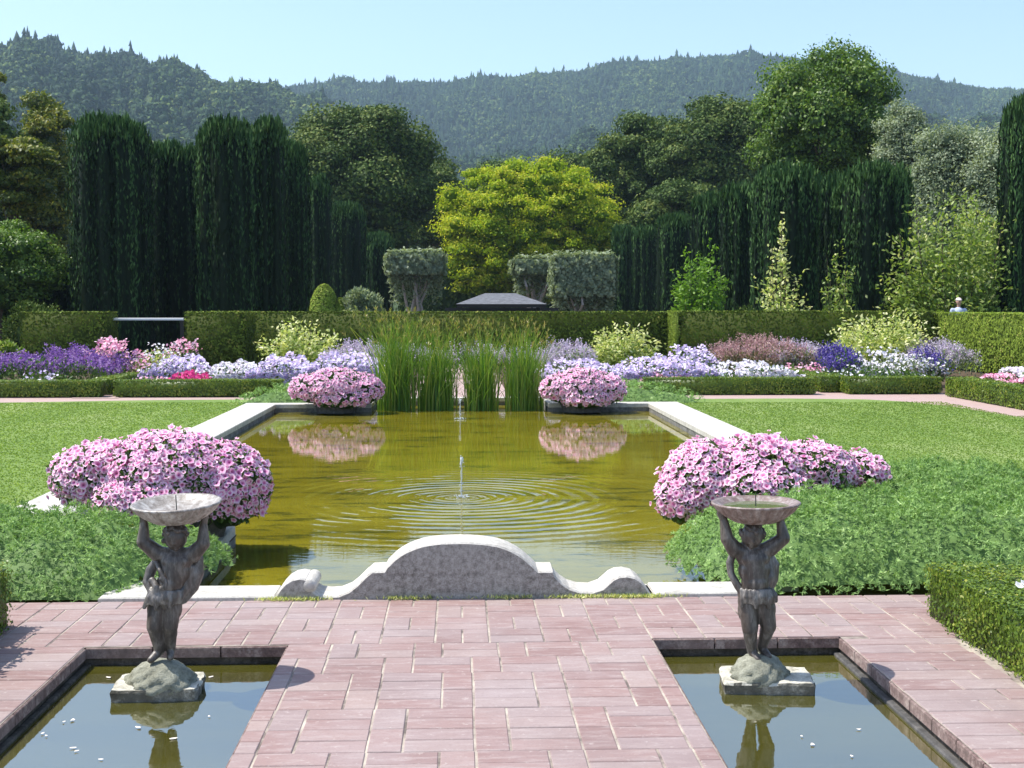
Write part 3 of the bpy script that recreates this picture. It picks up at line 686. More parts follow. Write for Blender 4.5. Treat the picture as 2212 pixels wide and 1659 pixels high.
# ------------------------------------------------------------------ petunia planters
def flower_geo(P, N, s, rnd_var):
    """5-lobed trumpet blooms; returns V,F(list),rad,var"""
    n = len(P); N = unit(N); r = unit(rng.normal(size=(n, 3))); A = unit(np.cross(N, r)); B = np.cross(N, A)
    K = 10; V = np.empty((n, 2*K+1, 3)); s = np.broadcast_to(s, (n,))[:, None]
    V[:, 0] = P - N*s*.30
    for k in range(K):
        a = 2*math.pi*k/K; dv = A*math.cos(a)+B*math.sin(a); lobe = 1.0 if k % 2 == 0 else .84
        V[:, 1+k] = P + dv*s*.20 - N*s*.02
        V[:, 1+K+k] = P + dv*s*.5*lobe*(1+rng.normal(0, .07, (n, 1))) + N*s*(rng.normal(.0, .06, (n, 1)) + (-.04 if k % 2 else .03))
    tri = []; quad = []
    for k in range(K):
        q = (k+1) % K; tri.append((0, 1+k, 1+q)); quad.append((1+k, 1+K+k, 1+K+q, 1+q))
    off = (np.arange(n)*(2*K+1))[:, None, None]
    T = (np.array(tri)[None]+off).reshape(-1, 3); Qd = (np.array(quad)[None]+off).reshape(-1, 4)
    rad = np.tile(np.concatenate([[0], np.full(K, .38), np.where(np.arange(K) % 2 == 0, 1.0, .9)]), n)
    rad = np.clip(rad + np.repeat(rng.normal(0, .07, n), 2*K+1), 0, 1)
    return V.reshape(-1, 3), [T, Qd], rad, np.repeat(rnd_var, 2*K+1)
FLOWER_MESH = []
for i in range(6):
    V, FF, rd, vr = flower_geo(np.zeros((1, 3)), np.array([[0, 0, 1.]]), 1.0, np.array([[.0, .15, .3, .5, .8, 1.0][i]]))
    FLOWER_MESH.append(npmesh('flower', V, FF, M['petunia'], {'rad': rd, 'var': vr}))
def planter(loc, lobes, nfl, fs, lab, individual, potr=.42, poth=.42, leafn=9000, potz=-.1, violet=.35):
    t = empty('potted_petunias', loc); tag(t, lab, 'flower planter')
    lo = np.array(lobes, float)
    ex = []
    for q in range(40 if individual else 18):         # small uneven shoulders so the mass is not a dome
        L = lo[rng.integers(len(lo))]; d = sph(1)[0]; d[2] = d[2]*.8+.15; rr = rng.uniform(.16, .30)*min(L[3], L[5]*1.6)
        ex.append(np.concatenate([L[:3]+d*L[3:6]*.84, [rr, rr, rr*.75]]))
    lo = np.concatenate([lo, np.array(ex)]); area = lo[:,3]*lo[:,5]+lo[:,3]*lo[:,4]; pr = area/area.sum()
    def sample(n, low=-.55):
        Ps = []; Ns = []
        while sum(map(len, Ps)) < n:
            i = rng.choice(len(lo), n, p=pr); d = sph(n); L = lo[i]; p = L[:, :3] + d*L[:, 3:6]
            nn = unit(d/L[:, 3:6]); ok = d[:, 2] > low
            for q in lo: ok &= ~((((p-q[:3])/(q[3:6]*.97))**2).sum(1) < .985)
            Ps.append(p[ok]); Ns.append(nn[ok])
        return np.concatenate(Ps)[:n], np.concatenate(Ns)[:n]
    # planter body
    b = MB(); r = potr
    b.lathe([(0, potz), (r*.62, potz), (r*.64, potz+.04), (r*.78, potz+poth*.55), (r*.94, potz+poth-.07), (r, potz+poth-.06), (r*1.02, potz+poth), (r*.92, potz+poth), (r*.9, potz+poth-.05), (0, potz+poth-.06)], 8 if individual else 16)
    b.build('pot', M['pot'], t)
    parts = [ellip_core(l[:3]-np.array([0, 0, .03]), l[3:6]*.88, 14, 9, .06) for l in lo]
    P, N = sample(leafn, -.75); P = P - N*rng.uniform(.0, .06, len(P))[:, None]
    ls = fs*.95 if individual else fs*.8
    parts.append(cards(P, N*.7 + rng.normal(0, .6, N.shape), ls*.5, ls, rng.uniform(.1, 1, len(P))))
    V, F_, A = join(parts); link('foliage', npmesh('foliage', V, F_, M['bedgreen'], {'var': A}), t)
    P, N = sample(nfl)
    if individual:                              # thin the overlap
        keep = []; 
        for i in range(len(P)):
            if not keep or np.min(np.sum((P[keep]-P[i])**2, 1)) > (fs*.40*(.8+.5*math.sin(P[i][0]*9+P[i][2]*7)**2))**2: keep.append(i)
        P, N = P[keep], N[keep]
    P = P + N*np.where(rng.uniform(0, 1, len(P)) < .05, rng.uniform(.03, .07, len(P)), rng.uniform(.0, .035, len(P)))[:, None]
    sx = (P[:, 0]-P[:, 0].mean())/P[:, 0].std()
    var = np.clip(rng.normal(.28, .25, len(P)) + violet*.45*sx*(N[:, 0] > .0) , 0, 1)
    N2 = unit(N + rng.normal(0, .34, N.shape) + np.array([0, -.25, .25])); size = fs*rng.uniform(.55, 1.3, len(P))
    m0 = 0
    if individual:
        view = -(P[:, 1]) * .9 + N[:, 1]*-1 + rng.uniform(0, .2, len(P)) + (P[:, 2] > .1)*.1   # nearest to the terrace
        order = np.argsort(-view); sel = order[:100]; rest = order[100:]
        for i in sel:
            o = link('flower', FLOWER_MESH[int(np.clip(var[i]*6, 0, 5))], t); o.location = P[i]
            q = Vector(N2[i]).to_track_quat('Z', 'Y').to_euler(); o.rotation_euler = q; o.scale = (size[i],)*3
    else: rest = np.arange(len(P))
    V, FF, rd, vr = flower_geo(P[rest], N2[rest], size[rest], var[rest])
    o = link('flowers', npmesh('flowers', V, FF, M['petunia'], {'rad': rd, 'var': vr}), t); o['kind'] = 'stuff'
    return t
def lobe(px, py, rx, rz, Y, ry, dy=0, ox=0):     # px sizes -> metres at depth Y, relative to the planter
    x, z = at(px, py, Y+dy); s = (Y+dy)/F; return (x-ox, dy, z, rx*s, ry, rz*s)
Yp = 10.1
xL = at(395, 1000, Yp)[0]
planter((xL, Yp, 0), [lobe(225, 1030, 100, 70, Yp, .38, 0, xL), lobe(365, 1032, 150, 92, Yp, .55, 0, xL), lobe(478, 1050, 100, 90, Yp, .45, .05, xL), lobe(330, 1075, 120, 52, Yp, .42, -.25, xL), lobe(160, 1040, 42, 38, Yp, .2, 0, xL)],
        14000, .057, 'big round pot of pink petunias at the near left corner of the pool', True)
xR = at(1625, 1000, Yp)[0]
planter((xR, Yp, 0), [lobe(1530, 1040, 95, 82, Yp, .45, 0, xR), lobe(1630, 1020, 110, 72, Yp, .5, 0, xR), lobe(1745, 1012, 95, 52, Yp, .38, 0, xR), lobe(1845, 1018, 68, 33, Yp, .28, .05, xR), lobe(1475, 1075, 52, 55, Yp, .3, -.1, xR), lobe(1640, 1050, 105, 45, Yp, .38, -.25, xR)],
        14000, .057, 'big pot of pink petunias trailing right at the near right corner of the pool', True, violet=-.1)
for p0, p1, lab in ((628, 826, 'round pot of pink petunias at the far left corner of the pool'), (1170, 1346, 'round pot of pink petunias at the far right corner of the pool')):
    Yf = 23.75; c = (p0+p1)/2; xc = at(c, 850, Yf)[0]; hw = (p1-p0)/2
    planter((xc, Yf, 0), [lobe(c, 838, hw*.74, 40, Yf, .55, 0, xc), lobe(c-hw*.5, 840, hw*.5, 30, Yf, .4, 0, xc), lobe(c+hw*.52, 842, hw*.48, 34, Yf, .4, 0, xc), lobe(c+hw*.1, 860, hw*.6, 22, Yf, .35, -.25, xc)],
            1500, .08, lab, False, potr=.55, poth=.36, leafn=3000, violet=.2 if c < 900 else -.05)

# ------------------------------------------------------------------ flower borders
def drift(name, p0, p1, Y0, dY, ztop, mat, lab, dens=220, fs=.07, fol='bedgreen', spikes=False, low=.0, fold=140, cov=1.0, lf=.09):
    x0, x1 = hx(p0, Y0), hx(p1, Y0); cx = (x0+x1)/2; hwid = (x1-x0)/2
    t = empty(name, (cx, Y0+dY/2, 0)); tag(t, lab, 'flower patch')
    def hsurf(X, Y):
        u = np.clip(1-(np.abs(X)/hwid)**3, 0, 1)**.5; return (low + (ztop-low)*(.62+.38*np.clip((Y+dY/2)/dY, 0, 1))*(.62+.38*u)) * (.93+.12*np.sin(X*3.7+Y*2)+.09*np.sin(X*9+Y*5+1)+.05*np.sin(X*19+1))
    n = int(2*hwid*(dY+ztop*1.5)*fold*1.6)
    X = rng.uniform(-hwid, hwid, n); Y = rng.uniform(-dY/2, dY/2, n); Zs = hsurf(X, Y)
    Z = Zs*np.sqrt(rng.uniform(.0, 1, n)); fr = rng.uniform(0, 1, n) < .35; Y = np.where(fr, -dY/2+rng.uniform(0, .15, n), Y)
    U = rng.normal(0, .6, (n, 3)) + np.array([0, -.2, .8])
    parts = [cards(np.stack([X, Y, Z*.9], 1), U, lf*.45, lf*rng.uniform(.7, 1.4, n), np.clip(rng.normal(.5, .25, n), 0, 1))]
    V, F_, A = join(parts); link('foliage', npmesh('foliage', V, F_, M[fol], {'var': A}), t)
    n = int(2*hwid*(dY+ztop)*dens*cov)
    X = rng.uniform(-hwid, hwid, n); Y = rng.uniform(-dY/2, dY/2, n); Zs = hsurf(X, Y)
    if spikes:
        m = n//9; X, Y, Zs = X[:m], Y[:m], Zs[:m]; P = []; U = []
        tl = rng.normal(0, .10, (m, 2)); L = rng.uniform(.16, .34, m)
        for j in range(9):
            f = j/9; P.append(np.stack([X+tl[:,0]*f*L*2, Y+tl[:,1]*f*L*2, Zs*.80+L*f], 1)+rng.normal(0, .010, (m, 3))); U.append(rng.normal(0, .8, (m, 3))+np.array([0, 0, .5]))
        P = np.concatenate(P); U = np.concatenate(U); V, F_, A = cards(P, U, fs*.6, fs, rng.uniform(0, 1, len(P)))
    else:
        fr = rng.uniform(0, 1, n) < .30
        Z = np.where(fr, Zs*rng.uniform(.45, 1, n), Zs*rng.uniform(.93, 1.06, n)); Y = np.where(fr, -dY/2-.03, Y)
        N = unit(rng.normal(0, .5, (n, 3)) + np.array([0, -.45, .8])); r = unit(rng.normal(size=(n, 3))); Aa = unit(np.cross(N, r)); Bb = np.cross(N, Aa)
        P = np.stack([X, Y, Z], 1); K = 5; V = np.empty((n, K+1, 3)); s = (fs*rng.uniform(.7, 1.2, n))[:, None]; V[:, 0] = P - N*s*.15
        for k in range(K): a = 2*math.pi*k/K; V[:, 1+k] = P + (Aa*math.cos(a)+Bb*math.sin(a))*s*.5
        F_ = (np.array([(0, 1+k, 1+(k+1) % K) for k in range(K)])[None] + (np.arange(n)*(K+1))[:, None, None]).reshape(-1, 3); V = V.reshape(-1, 3); A = np.repeat(rng.uniform(0, 1, n), K+1)
    o = link('flowers', npmesh('flowers', V, F_, M[mat], {'var': A}), t); o['kind'] = 'stuff'
    return t
DR = [  # name, p0, p1, Y0, depth, top, petals, label, kwargs
 ('salvia', -60, 232, 28.6, 2.6, .78, 'f_purple', 'purple salvia spikes behind the box hedge at the left edge', dict(spikes=True, dens=850, fs=.055)),
 ('salvia', 0, 120, 27.4, 1.0, .42, 'f_lilac', 'pale violet low flowers at the foot of the purple salvia', dict(dens=60)),
 ('phlox', 178, 250, 30.5, 1.2, .99, 'f_pink', 'round pink phlox head at the right end of the purple salvia', dict(dens=330, low=.45)),
 ('mixed_flowers', 232, 305, 30.5, 1.4, .74, 'f_pink', 'sparse pale pink flowers between the phlox and the lilac petunias', dict(dens=110, fol='dull')),
 ('roses', 340, 420, 36, 1.0, .85, 'f_pink', 'pink roses at the foot of the forward hedge block', dict(dens=150, low=.3)),
 ('daisies', 275, 372, 34, 1.2, .78, 'f_white', 'yellowish pale flowers in front of the white rail', dict(dens=60, fol='pale')),
 ('lilac_petunias', 298, 424, 29.5, 2.2, .60, 'f_lilac', 'lilac petunias behind the magenta strip', dict(dens=380)),
 ('magenta_flowers', 344, 442, 27.4, .8, .40, 'f_magenta', 'low magenta strip of flowers just behind the box hedge', dict(dens=700)),
 ('pink_edging', 252, 345, 27.3, .8, .33, 'f_pink', 'thin pink edging flowers left of the magenta strip', dict(dens=120)),
 ('white_petunias', 412, 542, 28.2, 2.4, .50, 'f_white', 'white petunias in front of the forward hedge block', dict(dens=380)),
 ('lilac_petunias', 525, 660, 28.0, 2.4, .66, 'f_lilac', 'lilac petunias left of the far left planter', dict(dens=380)),
 ('lilac_petunias', 640, 830, 28.6, 2.4, .70, 'f_lilac', 'lilac petunias behind the far left planter', dict(dens=380)),
 ('catmint', 690, 836, 32.0, 1.6, .86, 'f_grey', 'hazy grey lilac catmint behind the far left planter', dict(dens=1100, spikes=True, fs=.05, fol='silver')),
 ('catmint', 1165, 1290, 32.0, 1.6, .86, 'f_grey', 'hazy grey lilac catmint behind the far right planter', dict(dens=1100, spikes=True, fs=.05, fol='silver')),
 ('catmint', 830, 1170, 33.0, 1.4, .78, 'f_grey', 'hazy grey lilac catmint glimpsed through the reeds', dict(dens=500, spikes=True, fs=.05)),
 ('lilac_petunias', 1165, 1350, 28.6, 2.0, .55, 'f_lilac', 'pale petunias behind the far right planter', dict(dens=300)),
 ('lilac_petunias', 1338, 1575, 28.0, 2.6, .60, 'f_lilac', 'lilac petunias right of the far right planter', dict(dens=400)),
 ('lilac_petunias', 1440, 1560, 31.0, 1.2, .80, 'f_lilac', 'taller lilac petunias at the foot of the pale hedge end strip', dict(dens=330)),
 ('pink_edging', 1345, 1500, 27.45, .7, .36, 'f_pink', 'pink and salmon edging flowers right of the far right planter', dict(dens=160)),
 ('white_petunias', 1555, 1748, 28.2, 2.2, .50, 'f_white', 'white petunias left of the path gap', dict(dens=400)),
 ('green_plant', 1500, 1602, 27.4, .9, .46, 'f_white', 'dark leafy plant bulging over the right box hedge', dict(dens=10)),
 ('smokebush_flowers', 1562, 1760, 32.5, 2.0, .98, 'f_dusk', 'dusty rose flower mass below the right dark hedge', dict(dens=900, spikes=True, fs=.05, fol='dull', low=.2)),
 ('catmint', 1680, 1805, 32.5, 1.4, .86, 'f_grey', 'hazy grey lilac catmint left of the dark blue flowers', dict(dens=1100, spikes=True, fs=.05, fol='silver')),
 ('pink_edging', 1700, 1810, 30.2, 1.2, .42, 'f_pink', 'low pink flowers at the end of the path gap', dict(dens=200)),
 ('delphiniums', 1795, 1868, 29.6, 1.2, .86, 'f_blue', 'dark blue delphinium spikes left of the silver flowers', dict(dens=1500, spikes=True, fs=.055)),
 ('delphiniums', 2005, 2060, 29.6, 1.2, .74, 'f_blue', 'dark blue spikes right of the silver flowers', dict(dens=1000, spikes=True, fs=.055)),
 ('silver_flowers', 1845, 2052, 29.6, 1.8, .74, 'f_white', 'white and silver flowers below the large cream bush', dict(dens=150, fol='silver')),
 ('green_plant', 1790, 2036, 27.6, 1.8, .50, 'f_white', 'green leafy plants behind the box hedge below the silver flowers', dict(dens=14)),
 ('catmint', 1985, 2120, 33.0, 1.6, .86, 'f_grey', 'hazy grey lilac catmint right of the large cream bush', dict(dens=1100, spikes=True, fs=.05, fol='silver')),
]
for nm, p0, p1, Y0, dY, zt, mt, lab, kw in DR:
    drift(nm, p0, p1, Y0, dY, zt, mt, lab, **kw)
# white and pink bands behind the slanting box hedge
def slant(name, off, dep, zt, mt, lab, ln):
    t = drift(name, 1106, 1106+10, 20, dep, zt, mt, lab, dens=1, fold=1)
    return t
def band(name, a, b_, dep, zt, mt, lab, dens=420):
    ax, ay = a; bx_, by = b_; L = math.hypot(bx_-ax, by-ay); an = math.atan2(by-ay, bx_-ax)
    t = empty(name, (ax, ay, 0), an); tag(t, lab, 'flower patch')
    n = int(L*(dep+zt)*150); P = np.stack([rng.uniform(0, L, n), rng.uniform(0, dep, n), zt*rng.uniform(.2, .95, n)], 1)
    V, F_, A = cards(P, rng.normal(0, .6, (n, 3))+np.array([0, -.2, .8]), .04, .09, rng.uniform(0, 1, n)); link('foliage', npmesh('foliage', V, F_, M['bedgreen'], {'var': A}), t)
    n = int(L*(dep+zt)*dens); P = np.stack([rng.uniform(0, L, n), rng.uniform(0, dep, n), np.zeros(n)], 1); P[:, 2] = zt*(.9+.12*np.sin(P[:, 0]*4+P[:, 1]*3))*rng.uniform(.93, 1.06, n)
    N = unit(rng.normal(0, .5, (n, 3)) + np.array([0, -.4, .8])); r = unit(rng.normal(size=(n, 3))); Aa = unit(np.cross(N, r)); Bb = np.cross(N, Aa); K = 5
    V = np.empty((n, K+1, 3)); s = (.075*rng.uniform(.7, 1.2, n))[:, None]; V[:, 0] = P - N*s*.15
    for k in range(K): q = 2*math.pi*k/K; V[:, 1+k] = P + (Aa*math.cos(q)+Bb*math.sin(q))*s*.5
    F_ = (np.array([(0, 1+k, 1+(k+1) % K) for k in range(K)])[None] + (np.arange(n)*(K+1))[:, None, None]).reshape(-1, 3)
    o = link('flowers', npmesh('flowers', V.reshape(-1, 3), F_, M[mt], {'var': np.repeat(rng.uniform(0, 1, n), K+1)}), t); o['kind'] = 'stuff'
ux, uy = math.cos(ang), math.sin(ang); nx_, ny_ = -uy, ux
pq = lambda s, d: (pa[0]+ux*s+nx_*d, pa[1]+uy*s+ny_*d)
band('pink_edging', pq(.3, .6), pq(L_, .6), .55, .42, 'f_pink', 'pink flower band behind the slanting box hedge at the right edge')
band('white_petunias', pq(-.2, 1.15), pq(L_+1, 1.15), 1.5, .52, 'f_white', 'bright white petunia band at the right edge behind the pink band')

# leafy bushes in the borders
def bush(px0, px1, pytop, Y, mat, lab, name='leafy_bush', n=3500, lf=.11, zlow=.05, ry=None, up=.5, clumps=16, cat='bush', core=True, gap=.75, stems=True):
    x0, x1 = hx(px0, Y), hx(px1, Y); _, zt = at((px0+px1)/2, pytop, Y); cx = (x0+x1)/2; rx = (x1-x0)/2; ry = ry or rx*.8; rz = (zt-zlow)/2
    t = empty(name, (cx, Y, 0)); tag(t, lab, cat)
    parts = []; 
    if core: parts.append(ellip_core(np.array([0, 0, zlow+rz*.85]), np.array([rx*.6, ry*.6, rz*.65])))
    per = n//clumps
    for i in range(clumps):
        d = sph(1)[0]; d[2] = abs(d[2])*1.3-.45; c = np.array([d[0]*rx*gap, d[1]*ry*gap, zlow+rz+d[2]*rz*gap]); r = min(rx, rz)*rng.uniform(.28, .42)
        q = sph(per); P = c + q*r*rng.uniform(.55, 1.1, per)[:, None]; P[:, 2] = np.maximum(P[:, 2], .03)
        parts.append(cards(P, q*.6+rng.normal(0, .5, q.shape)+np.array([0, 0, up]), lf*.55, lf*rng.uniform(.7, 1.3, per), np.clip(rng.normal(.55, .25, per), 0, 1)))
    V, F_, A = join(parts); link('foliage', npmesh('foliage', V, F_, M[mat], {'var': A}), t)
    if stems:
        b = MB()
        for k in range(5):
            a = random.uniform(0, 6.28); b.tube([(0, 0, 0), (math.cos(a)*rx*.2, math.sin(a)*ry*.2, zt*.4), (math.cos(a)*rx*.5, math.sin(a)*ry*.5, zt*.8)], [.03, .02, .008], 5)
        b.build('stems', M['bark'], t)
    return t
def stalky(px0, px1, pytop, Y, mat, lab, name='leafy_shrub', nst=40, per=45, lf=.12, pyb=None, zb=0.0, cat='bush', fan=1.0, spread=.10, low=.15):
    """shrub of arching stems carrying leaves: uneven outline, gaps between the sprays"""
    x0, x1 = hx(px0, Y), hx(px1, Y); _, zt = at((px0+px1)/2, pytop, Y); cx = (x0+x1)/2; rx = (x1-x0)/2; zt -= zb
    t = empty(name, (cx, Y, zb)); tag(t, lab, cat); parts = []; b = MB()
    for i in range(nst):
        a = rng.uniform(0, 6.28); r = math.sqrt(rng.uniform(0, 1))*rx; hh = zt*math.sqrt(max(.10, 1-(r/rx)**4*.75))*rng.uniform(.42, 1.05)
        e = np.array([math.cos(a)*r, math.sin(a)*r*.8, hh]); m0 = np.array([e[0]*.75, e[1]*.75, hh*.5]); k = per
        f = rng.uniform(low, 1, k)[:, None]; base = np.array([e[0]*.08, e[1]*.08, 0]); P = (1-f)**2*base+2*f*(1-f)*m0+f*f*e + rng.normal(0, spread*rx, (k, 3))*np.array([1, 1, .7])
        P[:, 2] = np.maximum(P[:, 2], .04); out = unit(P*np.array([1, 1, .5]))
        parts.append(cardsN(P, rng.normal(0, .8, P.shape)+out, rng.normal(0, .7, P.shape)+np.array([0, -.2, .7]), lf*.5, lf*rng.uniform(.6, 1.3, k), np.clip(rng.normal(.45, .22, k)+.22*(f[:, 0] > .75), 0, 1)))
        if i < 14: b.tube([tuple(base), tuple(m0), tuple(e)], [.018*fan, .012*fan, .004*fan], 5)
    V, F_, A = join(parts); link('foliage', npmesh('foliage', V, F_, M[mat], {'var': A}), t); b.build('stems', M['bark'], t); return t
stalky(557, 742, 692, 36.5, 'pale', 'yellow green leafy bush against the hedge left of the reeds', nst=75, per=45)
stalky(1262, 1430, 702, 36, 'pale', 'round yellow green bush against the hedge right of the reeds', nst=75, per=45)
stalky(1790, 2012, 668, 35, 'pale', 'large cream and yellow bush rising above the right dark hedge', nst=120, per=50)
bush(-60, 60, 735, 33, 'wide', 'dark green shrub at the left edge behind the purple salvia', n=1600)

# ------------------------------------------------------------------ reeds
def reeds(p0, p1, Y, ztop, n, lab):
    x0, x1 = hx(p0, Y), hx(p1, Y); cx = (x0+x1)/2; t = empty('reed_clump', (cx, Y, -.12)); tag(t, lab, 'reeds', 'clumps of tall reeds at the far end of the pool')
    def blade(m, wl, hmin, hmax, lean, seg=5):
        bx_ = np.clip(rng.normal(0, .46, m), -1, 1)*(x1-cx)*.92; by = rng.uniform(-.35, .35, m); h = ztop*rng.uniform(hmin, hmax, m); ln = rng.normal(0, lean, (m, 2)); a = rng.uniform(0, math.pi, m)
        sd_ = np.stack([np.cos(a), np.sin(a), 0*a], 1); rows = []
        for s in range(seg+1):
            f = s/seg; c = np.stack([bx_+ln[:, 0]*h*f**2.2, by+ln[:, 1]*h*f**2.2, h*f*(1-.12*np.abs(ln[:, 0])*f)], 1); wd = wl*(1-.8*f**2); rows += [c-sd_*wd, c+sd_*wd]
        V = np.stack(rows, 1); K = 2*(seg+1); fs = np.array([(2*s, 2*s+1, 2*s+3, 2*s+2) for s in range(seg)])
        F_ = (fs[None]+(np.arange(m)*K)[:, None, None]).reshape(-1, 4)
        return V.reshape(-1, 3), F_, np.repeat(np.clip(rng.normal(.45, .22, m), 0, 1), K), (bx_, by, h, ln)
    V, F_, A, q = blade(n, .010, .42, 1.05, .17); V2, F2, A2, q2 = blade(n//4, .005, .75, 1.14, .16)
    V3, F3, A3, q3 = blade(n//4, .009, .2, .6, .45)
    Vj, Fj, Aj = join([(V, F_, A), (V2, F2, A2*.6+.4), (V3, F3, A3)]); link('leaves', npmesh('leaves', Vj, Fj, M['reed'], {'var': Aj}), t)
    bx_, by, h, ln = q2; parts = []; m = len(bx_)
    for j in range(5):
        f = .95+.011*j; P = np.stack([bx_+ln[:, 0]*h*f**2.2, by+ln[:, 1]*h*f**2.2, h*f], 1); parts.append(cards(P, rng.normal(0, .35, (m, 3))+np.array([0, 0, 1]), .02, .085*rng.uniform(.6, 1.2, m), rng.uniform(0, 1, m)))
    V, F_, A = join(parts); tag(link('seed_heads', npmesh('seed_heads', V, F_, M['reedtip'], {'var': A}), t), kind='stuff')
reeds(814, 898, 24.5, 1.66, 400, 'tallest dark green reed clump beside the far left planter')
reeds(900, 990, 24.6, 1.48, 330, 'second reed clump from the far left planter, left of the fountain jets')
reeds(1001, 1078, 24.5, 1.46, 300, 'narrow reed clump just right of the fountain jets')
reeds(1090, 1176, 24.5, 1.50, 310, 'golden tipped reed clump beside the far right planter')

# ------------------------------------------------------------------ yews
def yew(px0, px1, pytop, Y, lab, flat=0, n=26000, cols=34, lf=.19, dy=None):
    x0, x1 = hx(px0, Y), hx(px1, Y); _, zt = at(px0, pytop, Y); cx = (x0+x1)/2; rx = (x1-x0)/2*(1.10 if px0 < 1000 else .98); ry = dy or rx*1.0; vb = 0 if px0 < 1000 else .10  # vb lightens the right row's leaves to imitate sun on them
    t = empty('irish_yew', (cx, Y+ry, 0)); tag(t, lab, 'yew tree', 'columnar yews behind the hedges'); parts = []
    for i in range(cols):
        a = i*2.39996; rr = math.sqrt((i+.5)/cols); ex = math.cos(a)*rr; ey = math.sin(a)*rr
        edge = rr**4; top = zt*(1 - (.035 if flat else .05)*edge - rng.uniform(0, .05)); r = rx*.32*rng.uniform(.8, 1.15)
        c = np.array([ex*(rx-r*.75), ey*(ry-r*.75)]); m = int(1.6*n/cols*(.35+.9*rr)); z = top*rng.uniform(0.02, 1, m)**.9
        taper = np.where(z > top*.93, np.sqrt(np.clip((top-z)/(top*.07), 0, 1)), 1)
        # foliage stands in upright feathery ridges
        k = 3+rng.integers(0, 3); ph = rng.uniform(0, 6.28); th = rng.uniform(0, 6.28, m); th = th + .45*np.sin(k*th+ph)
        rad = r*np.maximum(taper, .15)*(1+.25*np.sin(z*2.1+ph)*np.sin(z*.9+i)+.16*np.cos(5*th+z*.8+ph)+rng.normal(0, .08, m))*rng.uniform(.9, 1.08, m)
        P = np.stack([c[0]+np.cos(th)*rad, c[1]+np.sin(th)*rad, z], 1)
        U = np.stack([np.cos(th)*.30, np.sin(th)*.30, np.ones(m)], 1)+rng.normal(0, .16, (m, 3))
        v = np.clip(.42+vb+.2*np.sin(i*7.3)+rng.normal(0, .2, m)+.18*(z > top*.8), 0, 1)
        Nr = np.stack([np.cos(th), np.sin(th), .12*np.ones(m)], 1)+rng.normal(0, .36, (m, 3))*np.array([1, 1, .5])
        parts.append(cardsN(P, U, Nr, lf*.30, lf*rng.uniform(.6, 1.4, m), v))
        mt = 70; pt = rng.normal(0, .45, (mt, 2))*r; tp_ = np.stack([c[0]+pt[:, 0], c[1]+pt[:, 1], top*1.0-np.hypot(pt[:, 0], pt[:, 1])*.8-rng.uniform(.0, .35, mt)], 1)
        parts.append(cards(tp_, rng.normal(0, .16, (mt, 3))+np.array([0, 0, 1]), lf*.4, lf*rng.uniform(1.2, 2.6, mt), rng.uniform(.5, 1, mt)))
        nu = 7; cv = []; cf = []
        for j, (f, s) in enumerate(((0, .6), (.3, .8), (.85, .8), (.95, .45))):
            for q in range(nu): b_ = 2*math.pi*q/nu; cv.append((c[0]+math.cos(b_)*r*s, c[1]+math.sin(b_)*r*s, top*f))
        for j in range(3):
            for q in range(nu): cf.append((j*nu+q, j*nu+(q+1) % nu, (j+1)*nu+(q+1) % nu, (j+1)*nu+q))
        cv = np.array(cv); parts.append((cv, np.array(cf), np.full(len(cv), .02)))
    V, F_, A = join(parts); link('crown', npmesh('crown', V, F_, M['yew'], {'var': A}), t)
    b = MB(); b.tube([(0, 0, 0), (0, 0, zt*.4)], [.22, .12], 8); b.build('trunk', M['bark'], t)
yew(144, 302, 236, 46, 'tall dark yew with a blue green lit left edge, leftmost of the columns', cols=44, n=40000)
yew(296, 428, 296, 50.5, 'black shaded yew between the two tallest yews on the left')
yew(420, 546, 250, 46.5, 'tall dark yew standing behind the forward hedge block', cols=38, n=32000)
yew(536, 612, 246, 47.5, 'slim pointed yew joined to the right of the tall yew behind the forward hedge block', n=11000, cols=20, dy=1.2)
yew(604, 664, 306, 55, 'stepped lower yew right of the slim pointed yew')
yew(656, 716, 378, 68, 'mid height yew above the round topiary', n=9000, cols=20)
yew(706, 786, 432, 76, 'lower olive tinted yew above the pale shrub', n=16000, cols=24)
yew(774, 848, 506, 86, 'lowest yew of the left row beside the left silver tree', n=14000, cols=20, lf=.26)
yew(2174, 2262, 200, 43, 'tall narrow yew cut by the right edge of the photo', n=30000, cols=24)
yew(1832, 1988, 348, 45, 'broad flat topped yew behind the large cream bush', flat=1, cols=44, n=42000)
yew(1640, 1786, 352, 46, 'broad flat topped yew behind the pale sparse shrub', flat=1, cols=40, n=38000)
yew(1776, 1842, 378, 50, 'shaded yew wedged between the two broad flat topped yews', n=9000, cols=18)
yew(1560, 1632, 398, 51, 'narrow yew just right of the bright green bush', flat=1, n=12000, cols=20)
yew(1498, 1568, 418, 58, 'narrow yew behind the bright green bush', flat=1, n=9000, cols=18)
yew(1420, 1504, 462, 66, 'short yew left of the bright green bush', flat=1, n=9000, cols=22)
yew(1366, 1424, 486, 76, 'short yew with a bare greyish trunk patch', flat=1, n=7000, cols=16)
yew(1322, 1372, 498, 84, 'shortest yew of the right row beside the right silver tree', flat=1, n=7000, cols=16, lf=.36)

